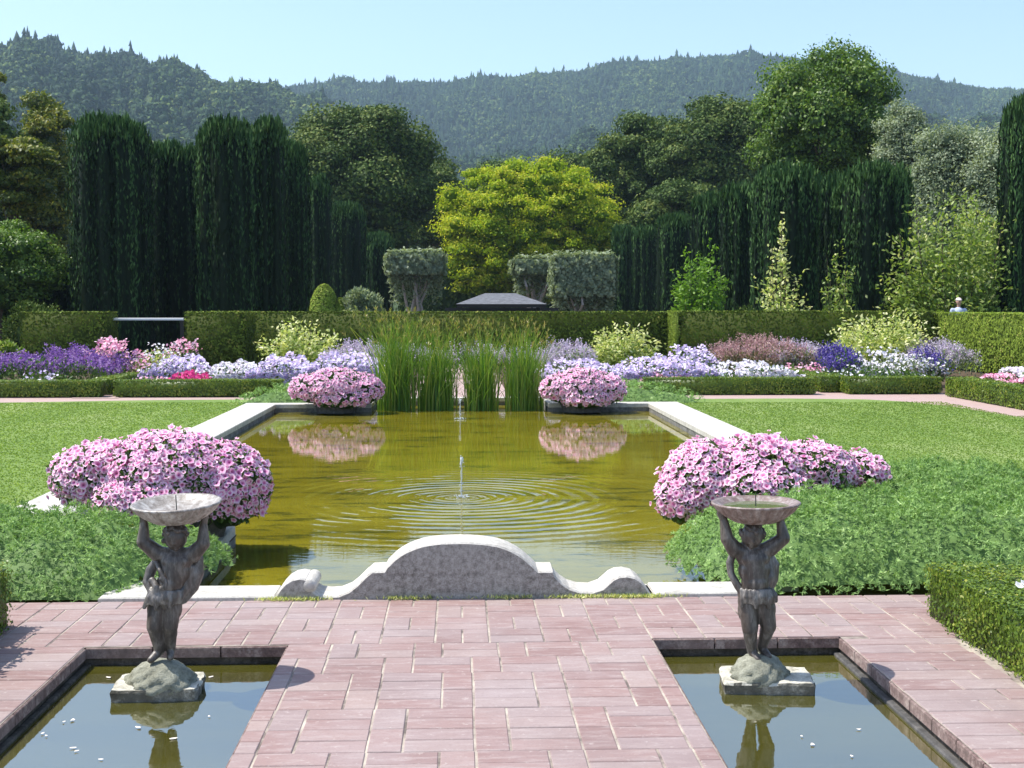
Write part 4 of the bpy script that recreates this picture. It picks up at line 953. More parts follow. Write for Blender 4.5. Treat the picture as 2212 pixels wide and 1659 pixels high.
# ------------------------------------------------------------------ broadleaf trees
def tree(px0, px1, pytop, Y, mat, lab, name, pybot=None, n=26000, lf=.34, clumps=70, crs=.17, trunk='bark', flatten=1.0, cat='tree', group=None, gap=.82, upl=.35, ry=None, dome=1.0, core=True, fluff=.17):
    x0, x1 = hx(px0, Y), hx(px1, Y); zt = at((px0+px1)/2, pytop, Y)[1]; zb = at(500, pybot, Y)[1] if pybot else zt*.25; zb = max(zb, .3)
    cx = (x0+x1)/2; rx = (x1-x0)/2; ry_ = ry or rx*.85; rz = (zt-zb)/2; cz = zb+rz
    t = empty(name, (cx, Y, 0)); tag(t, lab, cat, group); parts = []; cs = []
    n = int(n*1.9); lf = lf*.70; per = n//clumps
    for i in range(clumps):
        f = (i+.5)/clumps; u = 1-2*f; th = i*2.39996+rng.normal(0, .3); s = math.sqrt(1-u*u)
        rr = rng.uniform(.68, 1.12)*gap if i % 4 else rng.uniform(.3, .75)*gap
        c = np.array([s*math.cos(th)*rx*rr, s*math.sin(th)*ry_*rr, cz + (abs(u)**dome*(1 if u > 0 else -1))*rz*rr]); r = crs*2*min(rx, rz)*rng.uniform(.65, 1.35)
        cs.append((c, r)); q = sph(per); q[:, 2] = np.where(q[:, 2] < -.35, -q[:, 2], q[:, 2])
        shell = np.abs(rng.normal(.92, fluff, per)); P = c + q*r*shell[:, None]*np.array([1.15, 1.15, flatten*.85])
        U = q*.8+rng.normal(0, .55, q.shape)+np.array([0, 0, upl])
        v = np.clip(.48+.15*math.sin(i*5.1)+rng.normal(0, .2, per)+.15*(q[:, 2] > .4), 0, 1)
        parts.append(cardsN(P, rng.normal(0, 1, q.shape)+np.array([0, 0, upl]), q+rng.normal(0, .55, q.shape)+np.array([0, 0, .15]), lf*.6, lf*rng.uniform(.6, 1.3, per), v))
        if core: parts.append(ellip_core(c, np.array([1., 1., .8])*r*.62, 6, 4, .2))
    if core: parts.append(ellip_core(np.array([0, 0, cz]), np.array([rx*.52, ry_*.52, rz*.6]), 10, 7, .2))
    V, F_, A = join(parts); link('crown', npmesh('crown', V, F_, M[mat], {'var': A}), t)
    b = MB(); tr = max(.08, rx*.05); b.tube([(0, 0, 0), (tr*.5, 0, zb*.6), (0, 0, cz)], [tr*1.5, tr*1.1, tr*.6], 8)
    for c, r in [cs[j] for j in rng.choice(len(cs), min(9, len(cs)), replace=False)]:
        b.tube([(0, 0, zb*.75), (c[0]*.45, c[1]*.45, (zb+c[2])*.5), tuple(c)], [tr*.7, tr*.45, tr*.15], 6)
    b.build('trunk', M[trunk], t); return t
# far wooded line and oaks
tree(612, 950, 216, 105, 'oak', 'large round dark oak between the left yews and the golden tree', 'oak_tree', pybot=570, n=42000, clumps=130, crs=.12, lf=.42)
tree(870, 1010, 330, 118, 'oak', 'smaller oak left of the golden tree', 'oak_tree', pybot=560, n=12000, clumps=50, lf=.42)
tree(1000, 1150, 338, 140, 'oak', 'oak behind the top of the golden tree, left half', 'oak_tree', pybot=520, n=12000, clumps=50, lf=.45)
tree(1130, 1330, 330, 138, 'oak', 'oak behind the top of the golden tree, right half', 'oak_tree', pybot=520, n=14000, clumps=60, lf=.45)
tree(1262, 1480, 250, 112, 'oak', 'dark oak right of the golden tree', 'oak_tree', pybot=560, n=28000, clumps=90, crs=.13, lf=.42)
tree(1400, 1680, 212, 108, 'oak', 'tall broad oak left of the upright leafy tree', 'oak_tree', pybot=520, n=34000, clumps=110, crs=.12, lf=.42)
tree(1340, 1560, 400, 92, 'oak', 'low oak crown above the right yew row', 'oak_tree', pybot=600, n=14000, clumps=50, lf=.36)
for k, (a_, b_, tp, lb) in enumerate(((-120, 60, 178, 'tall dark tree at the left edge of the photo'), (30, 170, 188, 'olive green tree left of the tallest yew'),)):
    tree(a_, b_, tp, 62 if k == 0 else 68, 'oak' if k == 0 else 'olive', lb, 'broadleaf_tree', pybot=600, n=22000, clumps=80, lf=.26)
tree(-50, 22, 110, 75, 'olive', 'thin tree top poking up at the left edge of the photo', 'broadleaf_tree', pybot=330, n=4000, clumps=20, lf=.26)
tree(-60, 130, 270, 52, 'olive', 'yellow green tree with layered branches left of the tallest yew', 'broadleaf_tree', pybot=480, n=12000, clumps=46, lf=.24, flatten=.6, crs=.13, core=False)
tree(-160, 148, 472, 47.5, 'maple', 'shaded green bushy tree below the layered tree at the left', 'broadleaf_tree', pybot=700, n=16000, clumps=70, lf=.18, crs=.14)
tree(300, 440, 330, 90, 'oak', 'oak glimpsed in the notch between the left yews', 'oak_tree', pybot=560, n=8000, clumps=40, lf=.36)
# golden tree
tree(932, 1342, 342, 96, 'gold', 'golden yellow spreading tree in the centre behind the grey roof', 'golden_tree', pybot=668, n=56000, clumps=420, crs=.062, lf=.32, flatten=.8, upl=.2, gap=.88, fluff=.34)
# upright leafy tree right
tree(1636, 1925, 130, 72, 'maple', 'tall fresh green tree with upright leafy shoots on the right', 'upright_tree', pybot=440, n=30000, clumps=130, crs=.095, lf=.30, upl=1.1, flatten=1.7, gap=.92, fluff=.20)
tree(1888, 1995, 225, 64, 'silver', 'silvery tree beside the upright green tree', 'silver_tree', pybot=420, n=9000, clumps=40, lf=.2, flatten=1.5, fluff=.32)
tree(1960, 2130, 258, 60, 'silver', 'wide silver willow behind the leafy shrub', 'silver_tree', pybot=600, n=18000, clumps=70, lf=.2, flatten=1.5, fluff=.32)
tree(2080, 2240, 262, 58, 'silver', 'silver willow at the right edge behind the tall narrow yew', 'silver_tree', pybot=600, n=18000, clumps=70, lf=.2, flatten=1.5, fluff=.32)
stalky(1905, 2190, 425, 44, 'wide', 'broad leafy shrub tree with yellow green leaves in front of the silver willows', 'shrub_tree', 190, 70, .18, cat='tree', fan=2.5)
stalky(2060, 2200, 385, 48, 'wide', 'upper yellow green branches behind the broad leafy shrub tree', 'shrub_tree', 50, 50, .19, cat='tree', fan=2.5, low=.5)
stalky(1452, 1572, 518, 43.5, 'bright', 'bright green bush in front of the narrow yews', 'green_bush', 80, 75, .15)
stalky(1622, 1752, 535, 43.2, 'pale', 'sparse shrub with pale cream leaves in front of the broad yew', 'pale_shrub', 42, 32, .16)
stalky(1655, 1735, 425, 43.8, 'pale', 'high sparse spray of cream leaves against the dark yew', 'pale_shrub', 9, 30, .16, low=.65)
stalky(1770, 1850, 515, 43.4, 'wide', 'sparse green shrub between the two broad flat topped yews', 'sparse_shrub', 34, 36, .16)
bush(732, 832, 606, 43.5, 'silver', 'pale silvery shrub above the hedge left of the left silver tree', name='silvery_shrub', n=4500, lf=.12, clumps=26)
bush(1448, 1515, 661, 43.2, 'box', 'clipped green mound showing over the hedge at its pale end strip', name='clipped_shrub', n=1500)
bush(1305, 1372, 664, 43.6, 'box', 'clipped green mound showing over the hedge left of the short yews', name='clipped_shrub', n=1500)
for a_, b_, tp, lb in ((300, 470, 655, 'dark shrub behind the white rail'), (10, 140, 640, 'dark shrub behind the left hedge block'), (1560, 1700, 655, 'low green shrub behind the right dark hedge')):
    a_ == 300 or bush(a_, b_, tp, 44.5, 'oak', lb, name='dark_shrub', n=2500)
hedge('dark_hedge', (hx(-260, 49), hx(150, 49), 49, 51, 0, 3.6), 60, .25, 'yew', 'tall dark hedge in deep shade behind the left hedge block')
hedge('dark_hedge', (hx(862, 101), hx(1400, 101), 101, 104, 0, 5.2), 30, .35, 'oak', 'dark shrubbery in shade under and beside the golden tree', rnd=.5)
# topiary
def topiary():
    Y = 43; t = empty('topiary_bush', (hx(697, Y), Y+.6, 0)); tag(t, 'clipped round bright green topiary with a small hump on its right, above the hedge', 'topiary'); parts = []
    for px, top, hw in ((696, 613, 34), (731, 643, 19)):
        x, zt = at(px, top, Y); c = np.array([x-t.location.x, 0, zt*.5]); r = np.array([hw*Y/F, hw*Y/F, zt*.5]); parts.append(ellip_core(c, r*.93, 14, 10, .02))
        q = sph(5200); q[:, 2] = np.abs(q[:, 2])*1.2-.5; q = unit(q); P = c + q*r; parts.append(cardsN(P, rng.normal(0, 1, P.shape), q+rng.normal(0, .25, q.shape), .05, .08, rng.uniform(.3, 1, len(P))))
    V, F_, A = join(parts); link('foliage', npmesh('foliage', V, F_, M['lighter'], {'var': A}), t)
    b = MB(); b.tube([(0, 0, 0), (0, 0, 1.0)], [.08, .05], 6); b.build('trunk', M['bark'], t)
topiary()
# pleached silver trees
def pleached(px0, px1, pytop, pymid, Y, lab, n=9000):
    x0, x1 = hx(px0, Y), hx(px1, Y); zt = at(0, pytop, Y)[1]; zm = at(0, pymid, Y)[1]; cx = (x0+x1)/2; hw = (x1-x0)/2
    t = empty('silver_tree', (cx, Y, 0)); tag(t, lab, 'tree', 'clipped silver trees beside the golden tree')
    parts = hedge_parts(-hw, hw, -1.3, 1.3, zm, zt, n/(hw*2*(zt-zm)*2+hw*4), .26, rnd=.35, flat=.9)
    parts[0] = (parts[0][0]*np.array([.8, .8, 1])+np.array([0, 0, -.1]), parts[0][1], parts[0][2])
    m = n//5; P = np.stack([rng.uniform(-hw, hw, m), rng.uniform(-1.2, 1.2, m), zm-rng.exponential(.5, m)], 1); P[:, 2] = np.maximum(P[:, 2], .4); parts.append(cards(P, rng.normal(0, 1, P.shape), .12, .25, rng.uniform(0, .8, m)))
    V, F_, A = join(parts); link('crown', npmesh('crown', V, F_, M['silver'], {'var': A}), t)
    b = MB()
    for k in range(9):
        a = random.uniform(-1, 1); s = random.uniform(-.25, .25)*hw
        b.tube([(s, 0, 0), (s+a*hw*.15, random.uniform(-.4, .4), zm*.45), (a*hw*.6, random.uniform(-1.3, 0), zm*.8), (a*hw*.95, random.uniform(-1.4, -.2), zm*1.15)], [.16, .10, .07, .035], 5)
    b.build('branches', M['palebark'], t)
pleached(842, 955, 548, 592, 84, 'clipped silver tree with bare pale branches left of the golden tree')
pleached(1112, 1200, 562, 592, 82, 'clipped silver tree with bare branches right of the grey roof')
pleached(1196, 1322, 553, 640, 78, 'dense boxy silver tree beside the shortest right yew')
# pavilion roof
def pavilion():
    Y = 66; x0, x1 = hx(985, Y), hx(1176, Y); cx = (x0+x1)/2; t = empty('pavilion', (cx, Y, 0)); tag(t, 'dark pavilion with a grey hipped roof just above the central hedge', 'pavilion')
    ze = at(0, 657, Y)[1]; zr = at(0, 633, Y)[1]; h = (x1-x0)/2; rg = (hx(1113, Y)-hx(1047, Y))/2; b = MB()
    d0, d1 = 2.0, .12
    b.add([(-h,-d0,ze),(h,-d0,ze),(h,d0,ze),(-h,d0,ze),(-rg,-d1,zr),(rg,-d1,zr),(rg,d1,zr),(-rg,d1,zr)], [(0,1,5,4),(1,2,6,5),(2,3,7,6),(3,0,4,7),(4,5,6,7),(3,2,1,0)]); b.build('roof', M['roof'], t)
    b = MB(); b.box(-h*.98, h*.98, -d0*.96, d0*.96, ze-.16, ze-.004); b.build('fascia', M['darkwood'], t)
    for sx in (-1, 1):
        for sy in (-1, 1): b = MB(); b.box(sx*h*.9-.09, sx*h*.9+.09, sy*d0*.88-.09, sy*d0*.88+.09, 0, ze-.162); b.build('post', M['darkwood'], t)
    b = MB(); b.box(-h*1.25, h*1.4, d0+.3, d0+2.3, 0, ze-.18); b.build('wall', M['darkwood'], t)
pavilion()

# ------------------------------------------------------------------ statues
def capsule(mb, a, b_, ra, rb, n=14):
    a = Vector(a); b_ = Vector(b_); mb.tube([a, b_], [ra, rb], n)
    for p, r in ((a, ra), (b_, rb)): ball(mb, p, (r, r, r))
def ball(mb, c, r, rot=None, nu=14, nv=9):
    vs = [(0, 0, 1)]; 
    for j in range(1, nv):
        ph = math.pi*j/nv
        for i in range(nu): th = 2*math.pi*i/nu; vs.append((math.sin(ph)*math.cos(th), math.sin(ph)*math.sin(th), math.cos(ph)))
    vs.append((0, 0, -1)); fs = []
    for i in range(nu): fs.append((0, 1+i, 1+(i+1) % nu)); fs.append((len(vs)-1, 1+(nv-2)*nu+(i+1) % nu, 1+(nv-2)*nu+i))
    for j in range(nv-2):
        for i in range(nu): fs.append((1+j*nu+i, 1+(j+1)*nu+i, 1+(j+1)*nu+(i+1) % nu, 1+j*nu+(i+1) % nu))
    m = rot if rot is not None else Matrix.Identity(3)
    mb.add([tuple(Vector(c) + m @ Vector((v[0]*r[0], v[1]*r[1], v[2]*r[2]))) for v in vs], fs)
def fused(name, mb, voxel, mat, parent, smooth=4):     # union of the limbs into one continuous skin
    tmp = mb.build('tmp', mat); md = tmp.modifiers.new('r', 'REMESH'); md.mode = 'VOXEL'; md.voxel_size = voxel; md.use_smooth_shade = True
    sm = tmp.modifiers.new('s', 'SMOOTH'); sm.factor = .5; sm.iterations = smooth
    dg = bpy.context.evaluated_depsgraph_get(); dg.update(); me = bpy.data.meshes.new_from_object(tmp.evaluated_get(dg)); me.name = name
    bpy.data.objects.remove(tmp); me.materials.clear(); me.materials.append(mat)
    for p in me.polygons: p.use_smooth = True
    return link(name, me, parent)
def rockmesh(name, prof, mat, parent, seed, c=(0, 0, 0), n=40, amp=.10):
    r_ = random.Random(seed); b = MB(); ph = [r_.uniform(0, 6.28) for _ in range(6)]
    def mod(r, i, k, N):
        t = 2*math.pi*k/N; return r*(1+amp*(.5*math.sin(2*t+ph[0])+.35*math.sin(5*t+ph[1]+i*.9)+.3*math.sin(9*t+ph[2]-i*1.7)+.25*math.sin(14*t+ph[3]+i*2.3)))
    b.lathe(prof, n, c, mod); return b.build(name, mat, parent, True)
def statue(loc, J, lab, slab, bowl, bowlmat, slabmat, seed):
    t = empty('cherub_statue', loc); tag(t, lab, 'statue')
    x0 = J['ref']
    def p(k, y=0.0): cx, cy = J[k]; return Vector(((cx-x0)*.00066, y, .9146-cy*.000661+.10))
    b = MB()
    # legs
    for s, y1, y2, y3 in (('l', -.012, -.035, -.010), ('r', .0, -.04, .015)):
        hip = p('hip'+s, 0); kn = p('knee'+s, y1-.02); an = p('ank'+s, y3); ft = p('toe'+s, y3-.045)
        capsule(b, hip, kn, .056, .039); capsule(b, kn, an, .037, .024); ball(b, kn+Vector((0, -.004, 0)), (.031, .034, .030))
        ball(b, kn.lerp(an, .30)+Vector((0, .006, 0)), (.034, .036, .045))
        capsule(b, an+Vector((0, .008, -.006)), ft, .023, .017); 
        for q in range(5): d = ft+Vector(((q-2)*.0065, -.006+abs(q-1)*.0015, -.004)); ball(b, d, (.0045, .008, .0045), nu=8, nv=6)
        ball(b, hip+Vector((0, .02, .0)), (.052, .05, .05))
    pel = p('pel'); wa = p('waist', -.008); ch = p('chest', -.0); nk = p('neck', .0); hd = p('head', -.012)
    capsule(b, pel, wa, .070, .066); capsule(b, wa, ch, .066, .068); ball(b, wa.lerp(pel, .35)+Vector((0, -.030, 0)), (.054, .045, .052))  # round belly
    ball(b, ch+Vector((0, 0, .01)), (.085, .058, .060))
    for s in (-1, 1): ball(b, ch+Vector((s*.032, -.034, .008)), (.034, .024, .028))
    capsule(b, ch, nk, .05, .030); capsule(b, nk, hd, .028, .03)
    for s in ('l', 'r'):
        sh = p('sh'+s); el = p('el'+s, -.012); wr = p('wr'+s, -.006); ha = p('ha'+s, -.006)
        capsule(b, ch+Vector((0, 0, .02)), sh, .045, .038); capsule(b, sh, el, .041, .032); capsule(b, el, wr, .033, .021); capsule(b, wr, ha, .017, .018)
        sg = -1 if s == 'l' else 1
        ball(b, ha+Vector((0, 0, .004)), (.020, .016, .017))
        for q, L in enumerate((.026, .031, .033, .030)):     # four fingers up the outside of the bowl, thumb to the side
            bs = ha+Vector((sg*.010, -.018+q*.0115, .012)); tp = bs+Vector((sg*.012, 0, L)); capsule(b, bs, tp, .0052, .0042, 8)
        capsule(b, ha+Vector((-sg*.004, -.014, 0)), ha+Vector((-sg*.020, -.026, .016)), .006, .0048, 8)
    tilt = Matrix.Rotation(J['tilt'], 3, 'Y') @ Matrix.Rotation(R(18), 3, 'X')
    hr = .056; ball(b, hd, (hr, hr*1.04, hr*1.10), tilt); ball(b, hd+tilt@Vector((0, -.012, -.020)), (.040, .040, .034), tilt)
    for s in (-1, 1):
        ball(b, hd+tilt@Vector((s*.021, -.038, -.018)), (.015, .013, .014)); ball(b, hd+tilt@Vector((s*.018, -.046, .010)), (.014, .006, .005), tilt)
        ball(b, hd+tilt@Vector((s*.017, -.0445, .001)), (.006, .005, .0045), tilt); ball(b, hd+tilt@Vector((s*.049, .0, -.004)), (.007, .012, .015), tilt)
    ball(b, hd+tilt@Vector((0, -.052, -.008)), (.008, .010, .010), tilt); ball(b, hd+tilt@Vector((0, -.047, -.024)), (.011, .006, .0035), tilt)
    ball(b, hd+tilt@Vector((0, -.046, -.031)), (.009, .006, .0035), tilt); ball(b, hd+tilt@Vector((0, -.040, -.043)), (.013, .011, .010), tilt)
    ball(b, wa.lerp(ch, .4), (.080, .062, .075)); ball(b, pel+Vector((0, .01, -.01)), (.088, .066, .062))
    for s in ('l', 'r'): ball(b, p('hip'+s).lerp(p('knee'+s), .35)+Vector((0, 0, 0)), (.056, .058, .07))
    fused('body', b, .0042, M['figure'], t, 3)
    h = MB(); rr = random.Random(seed)
    for k in range(60):
        a = rr.uniform(0, 6.28); e = rr.uniform(-.2, 1.4); d = Vector((math.cos(a)*math.cos(e), math.sin(a)*math.cos(e), math.sin(e)))
        if d.y < -.25 and d.z < .62: continue
        ball(h, hd+tilt@Vector((d.x*hr*1.0, d.y*hr*1.05, d.z*hr*1.08)), (.014,)*3, nu=8, nv=6)
    fused('hair', h, .004, M['figure'], t, 1)
    # drapery: ribbons of cloth as fused tubes, folded round the hips and hanging at the sides
    c = MB()
    for path in J['cloth']:
        pts = [Vector(((x-x0)*.00066, y, .9146-z*.000661+.10)) for x, z, y, r in path]; rad = [q[3] for q in path]
        for i in range(len(pts)-1):
            capsule(c, pts[i], pts[i+1], rad[i], rad[i+1], 10)
    for q in range(9):                           # folds of the loincloth round the hips
        f = (q-4)/4; tp = pel.lerp(wa, .25)+Vector((f*.074, -.060*math.sqrt(1-.8*f*f)-.010, .0)); bt = pel+Vector((f*.083+J['sway'], -.058*math.sqrt(1-.8*f*f)-.010, -.045-.016*math.cos(q*2.1)))
        capsule(c, tp, tp.lerp(bt, .5)+Vector((.003*(-1)**q, -.006, 0)), .011, .015, 10); capsule(c, tp.lerp(bt, .5)+Vector((.003*(-1)**q, -.006, 0)), bt, .015, .011, 10)
    ball(c, pel+Vector((0, .012, -.005)), (.088, .060, .048))
    fused('drapery', c, .0048, M['cloth'], t, 3)
    # rock mound and square slab
    r0 = J['rock']
    prof = [(0, -.02), (r0, -.02), (r0*1.0, .0), (r0*.97, .018), (r0*.90, .03), (r0*.86, .045), (r0*.74, .064), (r0*.62, .080), (r0*.48, .093), (r0*.30, .103), (0, .104)]
    rockmesh('rock_base', prof, M['rock'], t, seed, ((J['rockx']-x0)*.00066, 0, .055), 56, .17)
    s = MB(); hw, hd_, rot, sh = slab; N = 10
    pts = []; r_ = random.Random(seed+5)
    for (ax, ay), (bx_, by) in zip(((-hw,-hd_),(hw,-hd_),(hw,hd_),(-hw,hd_)), ((hw,-hd_),(hw,hd_),(-hw,hd_),(-hw,-hd_))):
        for k in range(N):
            f = k/N; cut = .035 if k == 0 else 0
            pts.append(((ax+(bx_-ax)*f)*(1-cut)+r_.uniform(-.004, .004), (ay+(by-ay)*f)*(1-cut)+r_.uniform(-.004, .004)))
    n = len(pts); V = []
    for z, sc in ((-.10, .96), (.015, .98), (.045, 1.0), (.058, .965)):
        for x, y in pts: V.append((x*sc+sh+r_.uniform(-.002, .002), y*sc+r_.uniform(-.002, .002), z+r_.uniform(-.002, .002)*(z > 0)))
    V.append((sh, 0, .059)); fs = []
    for j in range(3):
        for k in range(n): q = (k+1) % n; fs.append((j*n+k, j*n+q, (j+1)*n+q, (j+1)*n+k))
    for k in range(n): fs.append((3*n+k, 3*n+(k+1) % n, 4*n))
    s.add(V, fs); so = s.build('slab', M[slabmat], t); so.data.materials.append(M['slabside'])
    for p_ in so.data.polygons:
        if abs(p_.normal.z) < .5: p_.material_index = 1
    so
    so.rotation_euler = (0, 0, rot)
    # bowl
    bx0, rim, depth, tiltb, water = bowl; e = empty  # placed as one mesh
    bc = Vector(((bx0-x0)*.00066, 0, J['rimz']+.10)); m_ = MB(); NR = 180
    out_ = [(.0, -depth), (.07, -depth), (.105, -depth+.008), (.15, -depth+.034), (.185, -depth+.062), (.200, -.016), (rim-.006, -.010), (rim, -.006), (rim, .0), (rim-.008, .004), (rim-.018, -.001), (.175, -.014), (.13, -.036), (.07, -.048), (0, -.052)]
    def mod(r, i, k, N):
        if i in (2, 3, 4, 5): return r*(1+.05*abs(math.cos(k*math.pi*30/N))-.025)
        return r
    m_.lathe(out_, NR, (0, 0, 0), mod); bo = m_.build('bowl', M[bowlmat], t, True); bo.location = bc; bo.rotation_euler = tiltb
    pm = MB(); pm.tube([(0, 0, -.05), (0, 0, .035)], .0028, 6); po = pm.build('nozzle', M['pipe'], bo)
    if water:
        wm = MB(); wm.lathe([(0, -.018), (.160, -.018)], 48); wm.build('bowl_water', M['bowlwater'], bo)
    return t
JL = dict(ref=260, sway=-.012, knot=-.03, rock=.165, rockx=268, rimz=.821, tilt=R(-8), hipl=(268,850), hipr=(345,845), kneel=(238,1035), kneer=(345,1035), ankl=(262,1215), ankr=(335,1215), toel=(215,1270), toer=(345,1262),
          pel=(312,800), waist=(372,690), chest=(392,575), neck=(388,470), head=(390,390), shl=(262,515), shr=(510,520), ell=(160,425), elr=(588,440), wrl=(165,300), wrr=(590,315), hal=(158,245), har=(598,258),
          cloth=[[(250,560,.02,.020),(200,640,.02,.026),(178,720,.01,.024),(215,780,-.01,.022),(275,775,-.055,.016),(325,735,-.075,.013),(335,700,-.075,.011),(300,680,-.07,.011)],
                 [(235,545,.0,.014),(290,620,-.06,.009),(330,680,-.075,.010)], [(230,700,-.04,.020),(265,735,-.065,.016),(250,800,-.06,.018),(300,830,-.06,.02)],
                 [(545,560,.03,.022),(530,660,.03,.034),(490,760,.03,.036),(430,850,.02,.026),(395,880,.0,.016)], [(470,620,.01,.03),(440,760,.0,.036),(380,840,-.02,.03)],
                 [(215,800,.02,.03),(300,840,.035,.04),(380,840,.03,.034)], [(260,860,-.03,.020),(320,880,-.045,.018),(380,860,-.03,.018)]])
JR = dict(ref=465, sway=.010, knot=.02, rock=.150, rockx=465, rimz=.806, tilt=R(10), hipl=(385,895), hipr=(490,890), kneel=(385,1100), kneer=(525,1080), ankl=(405,1255), ankr=(490,1250), toel=(440,1312), toer=(525,1300),
          pel=(432,830), waist=(425,715), chest=(415,590), neck=(415,480), head=(400,405), shl=(275,510), shr=(540,505), ell=(215,430), elr=(632,430), wrl=(192,300), wrr=(612,315), hal=(165,248), har=(622,262),
          cloth=[[(275,540,.025,.018),(248,620,.025,.020),(256,700,.02,.018),(300,780,.01,.020),(335,830,.0,.022)], [(545,560,.03,.020),(575,640,.03,.030),(560,740,.03,.036),(520,830,.02,.030)], [(520,600,.02,.03),(520,720,.0,.036),(480,820,.0,.036)],
                 [(340,860,-.02,.02),(400,880,-.045,.02),(480,870,-.045,.02),(520,850,-.02,.02)]])
sx_ = at(350, 1490, 6.46)[0]
statue((sx_, 6.42, -.10), JL, 'dark cherub statue holding a tilted pale bowl in the left basin', (.205, .155, R(2), -.005), (395, .213, .098, (R(3.5), R(-2), 0), False), 'bowl', 'plinthdark' if 'plinthdark' in M else 'plinth', 11)
sx_ = at(1635, 1490, 6.46)[0]
statue((sx_, 6.42, -.10), JR, 'brown cherub statue holding a level bowl of water in the right basin', (.22, .155, R(-6), .035), (428, .215, .10, (0, R(-1), R(20)), True), 'bowlred', 'plinth', 23)

# ------------------------------------------------------------------ fountain jets
def jet(x, y, h, lab, n=16):
    t = empty('fountain_jet', (x, y, -.12)); tag(t, lab, 'fountain jet'); b = MB(); r_ = random.Random(int(y*10))
    pts = []; rad = []
    for i in range(n): f = i/(n-1); pts.append((.006*math.sin(i*1.9)*f, .004*math.cos(i*1.3)*f, h*f)); rad.append(.0045+.004*abs(math.sin(i*1.7))+(.008 if f > .85 else 0))
    b.tube(pts, rad, 8)
    for k in range(26): f = r_.random(); ball(b, (r_.gauss(0, .012), r_.gauss(0, .012), h*f*1.05), (.005, .005, .007), nu=6, nv=4)
    b.build('stream', M['jet'], t, True)
    b = MB()
    for k in range(40): a = r_.uniform(0, 6.28); q = r_.uniform(0, .10); ball(b, (q*math.cos(a), q*math.sin(a), .004+r_.uniform(0, .02)), (.007, .007, .006), nu=6, nv=4)
    b.build('splash', M['jet'], t, True)
jet(FX, FY, .40, 'thin nearer fountain jet in the middle of the ripple rings')
jet(F2X, F2Y, .34, 'thin farther fountain jet in front of the reeds')

# ------------------------------------------------------------------ small things: petals, leaves, weeds, a white flower, the person
M['fallen'] = plain('fallen_petals', (.72, .66, .58), .7)
pm = bpy.data.meshes.new('fallen_petal'); vs = []
for k in range(9): a = 2*math.pi*k/9; r_ = .5*(1+.25*math.sin(3*a)); vs.append((r_*math.cos(a), .6*r_*math.sin(a), .10*math.cos(2*a)))
vs.append((0, 0, .12)); pm.from_pydata(vs, [], [(k, (k+1) % 9, 9) for k in range(9)]); pm.materials.append(M['fallen'])
def petals(side, pts):
    for px, py, s, lab in pts:
        x, y = gp(px, py, -.095)
        o = link('fallen_petal', pm); o.location = (x, y, -.094); o.scale = (s, s, s*.4); o.rotation_euler = (0, 0, random.uniform(0, 6.28))
        tag(o, lab, 'petal', 'petals floating on the %s basin' % side)
petals('left', [(157,1555,.030,'white petal on the left basin, middle one of the upper left group'),(138,1559,.02,'small petal at the left tip of the upper left group on the left basin'),(92,1584,.022,'upper petal of the pair nearest the left wall of the left basin'),
  (100,1589,.018,'lower petal of the pair nearest the left wall of the left basin'),(158,1615,.028,'upper petal of the touching pair at mid left of the left basin'),(165,1622,.022,'lower petal of the touching pair at mid left of the left basin'),
  (218,1640,.022,'petal nearest the bottom edge of the photo on the left basin'),(299,1571,.032,'large pinkish petal just in front of the left statue slab'),(374,1595,.034,'large petal right of the yellow statue reflection on the left basin'),
  (452,1547,.018,'petal beside the brick walkway on the left basin'),(455,1462,.03,'petal right of the left statue in the shade of the far basin wall'),(235,1463,.03,'petal left of the left statue in the shade of the far basin wall')])
petals('right', [(1855,1575,.022,'petal beside the right wall of the right basin'),(1755,1608,.03,'larger faint petal in the middle of the right basin'),(1840,1633,.02,'lower right petal on the right basin near the bottom of the photo'),
  (1737,1469,.030,'pink petal right of the right statue in the shade of the far basin wall'),(1732,1590,.018,'small petal just in front of the right statue slab')])
# weeds along the foot of the scroll wall
n = 900; X = rng.choice([-1.05, -.95, .95, 1.0, 1.15, .3, -.3, .7], n)+rng.normal(0, .10, n); P = np.stack([X, 7.985+rng.normal(0, .012, n), np.zeros(n)], 1)
V, F_, A = cards(P, rng.normal(0, .6, P.shape)*np.array([1, .5, .4])+np.array([0, 0, .7]), .007, .032, rng.uniform(.4, 1, n))
tag(link('weeds', npmesh('weeds', V, F_, M['pale'], {'var': A})), 'tiny yellowish weeds along the foot of the scroll wall', 'weeds', kind='stuff')
# single white flower on the near hedge
wf = empty('white_flower', (*gp(2203, 1272, .31), .31)); tag(wf, 'single white flower on top of the right foreground box hedge', 'flower')
V, FF, rd, vr = flower_geo(np.array([[0, 0, .02], [.03, .01, .03], [.055, .0, .025]]), np.array([[0, -.5, 1], [.2, -.6, 1], [-.2, -.6, 1.]]), .05, np.zeros(3))
link('petals', npmesh('petals', V, FF, M['f_white'], {'rad': rd, 'var': vr}), wf)
